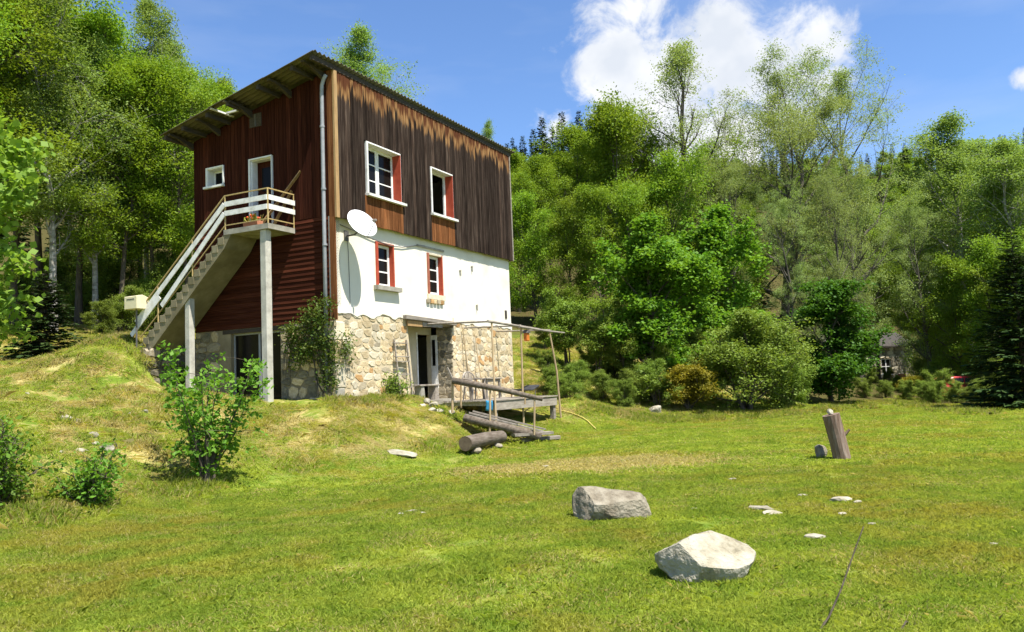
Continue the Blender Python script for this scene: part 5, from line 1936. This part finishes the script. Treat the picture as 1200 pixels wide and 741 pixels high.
def build_wood():
    F3, B3, D2, W3_, U2 = ['forest0', 'forest1', 'forest2'], ['birch0', 'birch1', 'birch2'], ['dense0', 'dense1', 'dense2'], ['willow0', 'willow1', 'willow2'], ['bush0', 'bush1']
    foot = hw(-1, 6.3, 0)
    row('leafy_tree', F3, ((-95, 27, -70), (-40, 31, -60), (15, 35, -60), (45, 39, -45), (92, 37, 15), (140, 36, 85), (186, 37, 80), (222, 37, 85), (246, 41, 100), (288, 43, 128)),
        'tall leafy tree in the front row of the wood, %s from the stair foot', 'tree', 'front row of the wood behind the staircase', foot, seed=2)
    row('leafy_tree', F3, ((-75, 40, -60), (-10, 46, -40), (66, 47, -5), (120, 48, 50), (165, 46, 75), (210, 48, 75), (255, 50, 112), (318, 46, 160)),
        'tall leafy tree in the back row of the wood, %s from the stair foot', 'tree', 'back row of the wood behind the staircase', foot, seed=3)
    row('birch_tree', B3, ((62, 34, -40), (112, 36, 45), (172, 39, -5), (204, 42, 45), (266, 45, 92)),
        'slim pale birch in the wood behind the staircase, %s from the house', 'tree', 'birches in the wood behind the staircase', wide=(.8, 1.0), seed=4)
    row('shrub', U2, ((-20, 30, 330), (10, 38, 320), (95, 38, 335), (118, 33, 360), (150, 35, 340), (178, 37, 330), (205, 38, 300), (225, 40, 290), (-60, 26, 330), (60, 44, 300), (140, 42, 300), (100, 44, 280)),
        'undergrowth shrub under the trees behind the mailbox, %s from the mailbox', 'shrub', 'undergrowth behind the staircase', foot, (.9, 1.1), 5)
    plant_px('spruce_tree', 'spruce2', 52, 26.5, 318, 'young spruce with drooping dark boughs on the slope behind the bank', 'tree', wide=1.15)
    row('leafy_tree', F3, ((500, 60, 235), (540, 58, 225), (578, 55, 220), (455, 62, 200), (400, 62, 185), (596, 62, 215)),
        'leafy tree on the slope behind the house, %s from its back wall', 'tree', 'trees behind the house', None, (.9, 1.0), 18)
    # single trees seen over the roof
    plant_px('birch_tree', 'birch1', 437, 58, 30, 'lone pale birch top rising behind the roof', 'tree', wide=1.05)
    plant_px('birch_tree', 'birch2', 583, 64, 138, 'thin small treetop behind the far end of the roof', 'tree', wide=.5)
    row('spruce_tree', ['spruce1'], ((603, 104, 172), (612, 108, 160), (624, 100, 158), (637, 106, 150), (648, 102, 136), (660, 110, 148), (672, 104, 130), (684, 108, 142), (693, 104, 128), (704, 110, 138), (718, 106, 124), (735, 110, 132), (752, 106, 142), (615, 92, 195), (640, 94, 178), (665, 95, 165)),
        'dark spruce on the hill crest above the bright trees, %s from the house', 'tree', 'spruces on the hill crest', None, (.8, 1.0), 6)
    row('spruce_tree', ['spruce1'], ((1064, 112, 240), (1076, 108, 230), (1085, 112, 226), (1096, 110, 244), (1052, 114, 252), (1196, 100, 196), (1110, 112, 250), (1040, 112, 262), (930, 112, 270), (960, 114, 276), (900, 112, 262), (990, 114, 270), (1015, 112, 268)),
        'dark far spruce showing between the willows and birches, %s from the cottage', 'tree', 'spruces on the far hill', pix(1050, 440, 78), (.8, 1.0), 7)
    # bright trees right of the house
    row('leafy_tree', D2, ((632, 46, 232), (672, 45, 250), (712, 44, 235), (752, 46, 225), (795, 47, 205), (820, 42, 300), (880, 50, 262), (612, 50, 212)),
        'bright leafy tree in the front row right of the house, %s from the house', 'tree', 'front row of bright trees right of the house', None, (.75, .9), 8)
    row('leafy_tree', D2 + F3, ((655, 52, 182), (690, 54, 146), (730, 53, 136), (770, 55, 142), (640, 58, 196), (850, 56, 200), (610, 60, 205), (710, 58, 150)),
        'bright leafy tree in the back row right of the house, %s from the house', 'tree', 'back row of bright trees right of the house', None, (.75, .95), 9)
    plant_px('maple_tree', 'maple0', 765, 37, 284, 'glossy bright green maple with big leaves at the wood edge', 'tree', wide=.95, rz=.4)
    plant_px('maple_tree', 'maple0', 838, 42, 268, 'rounded bright maple behind the large grey green bush', 'tree', wide=.9, rz=2.4)
    plant_px('maple_tree', 'maple1', 972, 39.5, 345, 'dark green rounded maple beside the stone cottage', 'tree', wide=1.0, rz=1.1)
    row('slender_tree', ['thin0'], ((668, 38, 330), (700, 36.5, 352), (728, 36, 372), (742, 38, 340), (640, 41, 360), (655, 44, 335)),
        'slender many stemmed tree at the wood edge, %s from the deck', 'tree', 'slender trees at the wood edge', hw(8, -1, 0), (.9, 1.1), 10)
    # tall airy trees against the sky
    plant_px('birch_tree', 'airy', 818, 53, 44, 'tallest thin tree with sparse buds against the white cloud', 'tree', wide=1.15, rz=1.0)
    plant_px('willow_tree', 'spreading', 912, 51, 92, 'tall spreading willow with bare dark limbs against the cloud', 'tree', wide=.95, rz=.6)
    plant_px('willow_tree', 'willow1', 950, 55, 92, 'tall airy willow just right of the spreading willow', 'tree', wide=.9, rz=2.0)
    plant_px('willow_tree', 'willow2', 1005, 54, 122, 'airy willow with thin twigs against the blue sky beside the cloud', 'tree', wide=.9, rz=4.0)
    row('willow_tree', W3_, ((860, 47, 205), (925, 44, 255), (985, 45, 232), (1008, 50, 215), (1092, 52, 262), (890, 56, 150), (1112, 64, 225), (960, 48, 270), (1000, 62, 230)),
        'pale green willow in the lower row of the wood, %s from the large bush', 'tree', 'lower pale willows', pix(872, 440, 34.5), (.75, .9), 11)
    row('birch_tree', B3, ((1140, 54, 132), (1186, 52, 168), (1118, 58, 205), (1215, 50, 160), (1165, 62, 160), (1098, 64, 250)),
        'tall pale birch beyond the parked car, %s from the car', 'tree', 'tall birches beyond the car', pix(1128, 440, 47), (1.2, 1.4), 12)
    row('leafy_tree', D2, ((1110, 62, 300), (1130, 50, 318), (1165, 48, 300), (1195, 46, 320), (1095, 74, 330), (1225, 44, 300), (1150, 56, 262), (1200, 56, 250)),
        'dense mid green tree behind the parked car, %s from the car', 'tree', 'dense trees behind the car', pix(1128, 440, 47), (.8, .9), 13)
    row('leafy_tree', D2, ((1000, 92, 290), (1030, 96, 300), (1065, 98, 290), (1100, 94, 300), (965, 90, 290), (1012, 88, 340), (1095, 90, 340)),
        'leafy tree standing behind the stone cottage, %s from its gable', 'tree', 'trees behind the cottage', pix(1072, 440, 78), (.85, .95), 14)
    plant_px('leafy_tree', 'forest1', 1090, 68, 225, 'tree standing before the right corner of the cottage roof', 'tree', wide=1.0, rz=1.0)
    plant_px('leafy_tree', 'forest2', 1030, 66, 268, 'tree whose crown hides the cottage roof beside the dark maple', 'tree', wide=1.0, rz=2.0)
    plant_px('spruce_tree', 'spruce0', 1200, 29.5, 268, 'large dark spruce at the edge of the lawn casting a deep shadow', 'tree', wide=1.1, rz=.3)
    plant_px('spruce_tree', 'spruce0', 1290, 31, 200, 'dark tall spruce standing beyond the large lawn edge spruce', 'tree', wide=.7)
    # bushes along the lawn
    plant_px('bush', 'bush0', 872, 34.5, 372, 'large rounded grey green bush at the lawn edge', 'bush', wide=1.25, rz=.5)
    plant_px('bush', 'bush1', 925, 36.5, 428, 'lower spreading bush beside the large rounded bush', 'bush', wide=1.2)
    plant_px('bush', 'bush0', 905, 38, 400, 'bush filling the gap between the large bush and the dark maple', 'bush')
    plant_px('bush', 'bush1', 826, 37.5, 400, 'grey green bush just behind the yellow broom', 'bush')
    plant_px('broom_bush', 'broom', 806, 33.5, 437, 'yellow flowering broom bush at the lawn edge', 'bush', wide=1.3)
    plant_px('broom_bush', 'broom', 1070, 50, 452, 'yellow brown broom below the stone cottage', 'bush', wide=1.5)
    row('shrub', U2, ((1012, 44, 450), (1035, 45, 458), (1050, 52, 452), (1082, 46, 450), (1098, 44, 440), (1118, 42, 468), (1150, 40, 446), (1168, 37, 450), (1092, 41, 458), (1136, 41, 470), (1040, 58, 450), (1022, 56, 440), (1095, 50, 430), (1062, 44, 462)),
        'low green shrub between the lawn and the cottage, %s from the dark maple', 'shrub', 'low shrubs along the far lawn edge', pix(978, 440, 39.5), (.9, 1.1), 15)
    row('shrub', U2, ((1190, 37, 430), (1135, 52, 425), (1085, 60, 425), (1105, 55, 405), (1160, 46, 420), (1180, 44, 420)),
        'tall shrub round the parked car, %s from the large dark spruce', 'shrub', 'shrubs round the car', pix(1204, 440, 31), (.9, 1.1), 16)
    row('shrub', U2, ((650, 33, 430), (663, 31.5, 440), (676, 34, 425), (706, 33.5, 436), (728, 33, 455), (690, 37, 412), (745, 34, 440), (766, 34, 425), (640, 36, 425), (788, 36, 415), (722, 38, 400)),
        'tangled shrub on the slope behind the deck, %s from the deck', 'shrub', 'shrubs on the slope behind the deck', hw(8, -1, 0), (.9, 1.1), 17)


build_wood()


def build_small_plants():
    rng = np.random.default_rng(91)

    def custom(name, label, cat, base, stems, leafcl, per, spread, size, leaf, bark='bark', part='foliage', aspect=.6, flat=.8):
        o = empty(name, base, 0, label, cat)
        wd = Wood()
        for p, r in stems:
            wd.tube(p, r, 5)
        link('stem', wd.mesh('stem', bark), o)
        link(part, leaf_mesh(part, leafcl, rng, per, spread, size, leaf, flat, aspect, .3), o)
        return o

    def sapling(px, py, height, width, n, label, size=.085, per=7, leaf='leaf_sapling'):
        b = pixg(px, py)
        stems, cl = [], []
        for i in range(n):
            az = rng.uniform(0, 6.28)
            h = height * rng.uniform(.55, 1.0)
            w = width * rng.uniform(.2, 1.0) * .5
            p = [np.zeros(3)]
            d = unit(np.array([math.cos(az) * w / h * 1.6, math.sin(az) * w / h * 1.6, 1]))
            for q in range(6):
                d = unit(d + rng.normal(0, .09, 3) + np.array([0, 0, .06]))
                p.append(p[-1] + d * h / 6)
            p = np.array(p)
            stems.append((p, np.linspace(.022, .004, 7)))
            for q in range(1, 7):
                for s in range(3 if q > 1 else 1):
                    e = p[q] + rng.normal(0, 1, 3) * np.array([.16, .16, .08]) * width / 1.2
                    stems.append((np.array([p[q], (p[q] + e) / 2 + (0, 0, .02), e]), [.006, .004, .002]))
                    cl.append(e)
                cl.append(p[q])
        return custom('sapling', label, 'sapling', b - (0, 0, .03), stems, np.array(cl), per, .065, size, leaf)

    tk = sapling(243, 568, 2.35, 1.35, 13, 'young leafy many stemmed sapling on the bank before the staircase', .095, 11)
    for a_ in (0.3, 1.9, 3.6, 5.0):
        MB().tube([(.10 * math.cos(a_), .10 * math.sin(a_), -.05), (.06 * math.cos(a_), .06 * math.sin(a_), .35), (.16 * math.cos(a_), .16 * math.sin(a_), .8)], [.075, .055, .03], 7, jitter=.1).build('trunk', 'bark', tk)
    sapling(108, 592, .95, .8, 9, 'low leafy sapling at the foot of the bank', .075, 5)
    sapling(92, 590, .7, .6, 6, 'small twiggy seedling bush beside the low leafy sapling', .07, 5)
    sapling(2, 590, 1.35, 1.0, 11, 'leafy bush on the bank at the end of the mown strip', .075, 6)
    sapling(-35, 600, 1.2, 1.0, 9, 'second leafy bush on the bank behind the mown strip end', .075, 6)
    sapling(208, 452, .8, .9, 7, 'bright shoots growing beside the stair post', .085, 5)
    sapling(455, 466, .75, 1.1, 22, 'low dense green bush at the foot of the ladder', .07, 9, 'leaf_bush')
    # large-leaved maple reaching in from outside the picture
    b = pix(-70, 440, 12.5)
    base = np.array([b[0], b[1], gz(b[0], b[1]) - .05])
    stems, cl = [], []
    trunk = np.array([(0, 0, 0), (.05, 0, 1.6), (.15, .05, 3.2), (.2, .1, 5.4)])
    stems.append((trunk, [.09, .075, .055, .02]))
    for px, py, y in ((12, 175, 12.3), (32, 178, 12.4), (25, 205, 12.2), (8, 215, 12.6), (34, 200, 12.5), (-10, 190, 12.4), (20, 232, 12.4), (5, 240, 12.2), (-15, 235, 12.5), (5, 290, 12.4), (22, 308, 12.3), (-12, 300, 12.4), (5, 345, 12.4), (18, 360, 12.5), (-10, 350, 12.3), (4, 150, 12.5), (-20, 150, 12.4), (-8, 260, 12.4), (-30, 220, 12.6), (-30, 320, 12.4), (-25, 380, 12.5), (16, 385, 12.6)):
        e = pix(px, py, y) - base
        t0 = np.array([np.interp(e[2] - .5, trunk[:, 2], trunk[:, q]) for q in range(3)])
        t0[2] = max(.8, e[2] - .5)
        stems.append((np.array([t0, (t0 + e) / 2 + (0, 0, .1), e]), [.022, .014, .005]))
        cl += [e, e + rng.normal(0, .12, 3), e + rng.normal(0, .12, 3)]
    o = custom('maple_tree', 'young maple with large bright leaves at the bank end', 'tree', base, stems, np.array(cl), 30, .14, .115, 'leaf_lime', part='crown', aspect=.9, flat=.7)
    for ch in o.children:
        if ch.name.startswith('stem'):
            ch.name = 'trunk'
    # climber on the house corner
    stems, cl = [], []
    for k in range(7):
        p0 = np.array([-.10 - .02 * k, .05 + .05 * k, 0.0])
        p = [p0]
        x = p0.copy()
        tgt = np.array([rng.uniform(-.25, -.05), rng.uniform(-.1, 1.0), rng.uniform(1.7, 2.6)])
        for q in range(6):
            x = x + (tgt - x) / (6 - q) + rng.normal(0, .05, 3) * (q < 5)
            x[0] = min(x[0], -.08)
            p.append(x.copy())
        stems.append((np.array(p), np.linspace(.025, .008, 7)))
    for k in range(150):
        v, w = rng.uniform(-.12, 1.45), 0
        w = rng.uniform(1.25, 2.65) - .25 * v + (.15 if v < .5 else 0)
        if v > .9 and w > 2.1:
            w -= .3
        cl.append((-rng.uniform(.06, .42), v, w))
    for k in range(40):
        cl.append((-rng.uniform(.05, .22), rng.uniform(-.1, .35), rng.uniform(.3, 1.5)))
    for k in range(16):
        cl.append((rng.uniform(0, .5), -rng.uniform(.05, .15), rng.uniform(.9, 1.9)))
    for k in range(14):
        p = np.array([-.1, 1.3 + rng.uniform(-.1, .2), 2.0 - k * .02])
        stems.append((np.array([p, p + (-.05, .15, -.6), p + (-.02, .25, -1.2)]), [.006, .005, .003]))
    vp = custom('climbing_plant', 'leafy climber hanging over the house corner beside the downpipe', 'climber', hw(0, 0, 0), stems, np.array(cl), 24, .095, .075, 'vine_leaf')
    vp.rotation_euler = (0, 0, H_ROT)
    # thin dry stalks in the foreground
    for k, (pts, lab) in enumerate(((((955, 741), (972, 722), (986, 690), (1000, 650), (1012, 617)), 'long dry bramble stalk rising from the near lawn'), (((1050, 741), (1062, 728), (1075, 738)), 'short bent dry stalk beside the long bramble stalk'))):
        g = pixg(pts[0][0], pts[0][1])
        y = g[1]
        w3 = [pix(px, py, y + i * .06) - g for i, (px, py) in enumerate(pts)]
        w3[0][2] = -.03
        o = MB().tube(w3, list(np.linspace(.008, .004, len(w3))), 5).build('dry_stalk', 'bark')
        o.location = tuple(g)
        tag(o, lab, 'stalk')


build_small_plants()


# ------------------------------------------------------------------ grass
def blade_patch(name, rng, n, radius, h, width, mat, lean=.45):
    r = radius * np.sqrt(rng.uniform(0, 1, n))
    a = rng.uniform(0, 6.283, n)
    base = np.c_[r * np.cos(a), r * np.sin(a), np.full(n, -.01)]
    az = rng.uniform(0, 6.283, n)
    hh = h * rng.uniform(.45, 1.3, n)
    ln = rng.normal(0, lean, (n, 2))
    s = np.c_[np.cos(az), np.sin(az), np.zeros(n)] * (width * rng.uniform(.6, 1.3, n))[:, None]
    mid = base + np.c_[ln * (hh * .4)[:, None], hh * .6]
    tip = base + np.c_[ln * hh[:, None], hh * (1.0 - .12 * (ln ** 2).sum(1))]
    v = np.stack([base - s * .5, base + s * .5, mid + s * .38, tip, mid - s * .38], 1).reshape(-1, 3)
    i = np.arange(n)[:, None] * 5
    me = bpy.data.meshes.new(name)
    me.vertices.add(n * 5)
    me.vertices.foreach_set('co', v.astype(np.float32).ravel())
    me.loops.add(n * 5)
    me.loops.foreach_set('vertex_index', np.arange(n * 5, dtype=np.int32))
    me.polygons.add(n)
    me.polygons.foreach_set('loop_start', (np.arange(n) * 5).astype(np.int32))
    me.polygons.foreach_set('loop_total', np.full(n, 5, np.int32))
    me.update(calc_edges=True)
    me.materials.append(MATS[mat])
    return me


def scatter(name, label_kind, pts, scale, patches, rng, tilt=True):
    """one 'stuff' object: patches of grass set on points by geometry nodes"""
    n = len(pts)
    me = bpy.data.meshes.new(name)
    me.vertices.add(n)
    me.vertices.foreach_set('co', pts.astype(np.float32).ravel())
    rot = np.zeros((n, 3), np.float32)
    if tilt:
        e = .15
        gx = (gz_arr(pts[:, 0] + e, pts[:, 1]) - gz_arr(pts[:, 0] - e, pts[:, 1])) / (2 * e)
        gy = (gz_arr(pts[:, 0], pts[:, 1] + e) - gz_arr(pts[:, 0], pts[:, 1] - e)) / (2 * e)
        rz = rng.uniform(0, 6.283, n)
        for i in range(n):
            q = Vector((0, 0, 1)).rotation_difference(Vector((-gx[i], -gy[i], 1))).to_matrix() @ Matrix.Rotation(rz[i], 3, 'Z')
            rot[i] = q.to_euler()
    else:
        rot[:, 2] = rng.uniform(0, 6.283, n)
    at = me.attributes.new('rot', 'FLOAT_VECTOR', 'POINT')
    at.data.foreach_set('vector', rot.ravel())
    at = me.attributes.new('scl', 'FLOAT_VECTOR', 'POINT')
    at.data.foreach_set('vector', scale.astype(np.float32).ravel())
    at = me.attributes.new('idx', 'INT', 'POINT')
    at.data.foreach_set('value', rng.integers(0, len(patches), n).astype(np.int32))
    coll = bpy.data.collections.new(name + '_patches')
    for k, pm in enumerate(patches):
        po = bpy.data.objects.new('%s_patch' % name, pm)
        coll.objects.link(po)
    ng = bpy.data.node_groups.new(name, 'GeometryNodeTree')
    ng.interface.new_socket('Geometry', in_out='INPUT', socket_type='NodeSocketGeometry')
    ng.interface.new_socket('Geometry', in_out='OUTPUT', socket_type='NodeSocketGeometry')
    N, L = ng.nodes, ng.links
    gi, go = N.new('NodeGroupInput'), N.new('NodeGroupOutput')
    ip = N.new('GeometryNodeInstanceOnPoints')
    ci = N.new('GeometryNodeCollectionInfo')
    ci.inputs['Collection'].default_value = coll
    ci.inputs['Separate Children'].default_value = True
    L.new(gi.outputs[0], ip.inputs['Points'])
    L.new(ci.outputs[0], ip.inputs['Instance'])
    ip.inputs['Pick Instance'].default_value = True
    for nm, ty, sk in (('rot', 'FLOAT_VECTOR', 'Rotation'), ('scl', 'FLOAT_VECTOR', 'Scale'), ('idx', 'INT', 'Instance Index')):
        na = N.new('GeometryNodeInputNamedAttribute')
        na.data_type = ty
        na.inputs['Name'].default_value = nm
        L.new(na.outputs['Attribute'], ip.inputs[sk])
    L.new(ip.outputs[0], go.inputs[0])
    o = link(name, me)
    md = o.modifiers.new('scatter', 'NODES')
    md.node_group = ng
    tag(o, label_kind[0], label_kind[1], kind='stuff')
    return o


def in_house(x, y, m=0.0):
    dx, dy = x - HO[0], y - HO[1]
    u, v = dx * HU[0] + dy * HU[1], dx * HV[0] + dy * HV[1]
    return (u > -m) & (u < LEN + m) & (v > -m) & (v < DEP + m)


def build_grass():
    rng = np.random.default_rng(123)
    lawn = [blade_patch('lawn_patch', rng, 900, .34, .045, .0075, 'blade', .9) for k in range(5)]
    far = [blade_patch('lawn_patch', rng, 520, .60, .060, .016, 'blade', .95) for k in range(4)]
    rough = [blade_patch('rough_patch', rng, 340, .36, .095, .011, 'rough_blade', 1.0) for k in range(5)]
    # mown lawn, dense near the viewer
    def field(y0, y1, dens, side0=-.68, side1=.72):
        out = []
        n = int(dens * (y1 - y0) * (y1 + y0) / 2 * (side1 - side0))
        y = np.sqrt(rng.uniform(y0 * y0, y1 * y1, n))
        x = y * rng.uniform(side0, side1, n)
        return x, y
    x, y = field(2.2, 14, 16, -1.0, 1.25)
    z = gz_arr(x, y)
    k = z < .35
    P1 = np.c_[x[k], y[k], z[k]]
    s = rng.uniform(.8, 1.2, len(P1))
    sc = np.c_[s, s, s * rng.uniform(.6, 1.25, len(P1))]
    scatter('lawn_grass', ('short mown lawn grass near the boulders', 'grass'), P1, sc, lawn, rng)
    x, y = field(13.5, 38, 6, -.72, .95)
    z = gz_arr(x, y)
    k = (z < .30) & ~in_house(x, y, .1)
    P2 = np.c_[x[k], y[k], z[k]]
    s = rng.uniform(.8, 1.2, len(P2))
    sc = np.c_[s, s, s * rng.uniform(.5, 1.0, len(P2))]
    scatter('far_lawn_grass', ('short mown grass on the far part of the lawn', 'grass'), P2, sc, far, rng)
    # rough bank grass
    x, y = field(8, 43, 11, -.80, .25)
    z = gz_arr(x, y)
    hu = (x - HO[0]) * HU[0] + (y - HO[1]) * HU[1]
    hv = (x - HO[0]) * HV[0] + (y - HO[1]) * HV[1]
    clear = (hu > 3.0) & (hu < 9.2) & (hv > -2.4) & (hv < 0)
    k = (z > .10) & ~in_house(x, y, .05) & ~clear
    k &= ~((hu > -1.1) & (hu < 0) & (hv > -.2) & (hv < 5.8))
    P3 = np.c_[x[k], y[k], z[k]]
    n = len(P3)
    s = rng.uniform(.8, 1.3, n)
    tall = np.clip(rng.gamma(1.6, .30, n), .18, 1.5)
    sc = np.c_[s, s, s * tall]
    scatter('bank_grass', ('rough uneven grass with dry straw on the bank', 'grass'), P3, sc, rough, rng)
    # taller weeds along the wood edges and round the boulders
    pts = []
    for px0, py0, px1, py1, m in ((620, 452, 660, 470, 30), (690, 478, 770, 494, 70), (770, 492, 960, 484, 120), (960, 478, 1080, 470, 90), (1060, 474, 1160, 486, 70), (60, 410, 150, 398, 60), (430, 470, 490, 468, 30), (395, 471, 430, 471, 16), (0, 612, 100, 598, 14), (180, 580, 300, 562, 10), (615, 420, 660, 405, 40)):
        for k in range(m):
            t = rng.uniform()
            p = pixg(px0 + (px1 - px0) * t + rng.normal(0, 3), py0 + (py1 - py0) * t + rng.normal(0, 2.5))
            pts.append(p)
    pts = np.array(pts)
    n = len(pts)
    s = rng.uniform(.7, 1.2, n)
    scatter('tall_weeds', ('tall green weeds along the edges of the lawn', 'grass'), pts, np.c_[s, s, s * rng.uniform(.8, 2.2, n)], rough, rng)


build_grass()


def build_far_wood():
    """the closed wood on the hills behind: one mass"""
    rng = np.random.default_rng(9)
    n = 2600
    x, y = rng.uniform(-170, 190, n), rng.uniform(62, 230, n)
    k = np.abs(x) < y * 1.0
    x, y = x[k], y[k]
    keep = np.ones(len(x), bool)
    keep &= ~((x > 22) & (x < 62) & (y < 92))           # the cottage's clearing
    keep &= (y > 108) | (x < 25) | (x > 70)
    # the wood thins where the sky shows low between the trees
    x, y = x[keep][:900], y[keep][:900]
    z = gz_arr(x, y) - .2
    s = rng.uniform(.55, .8, len(x))
    meshes = [PROTO['spruce1'][1], PROTO['dense0'][1], PROTO['spruce1'][1], PROTO['dense1'][1]]
    scatter('far_wood', ('distant mixed wood covering the hills', 'wood'), np.c_[x, y, z], np.c_[s, s, s], meshes, rng, tilt=False)


build_far_wood()
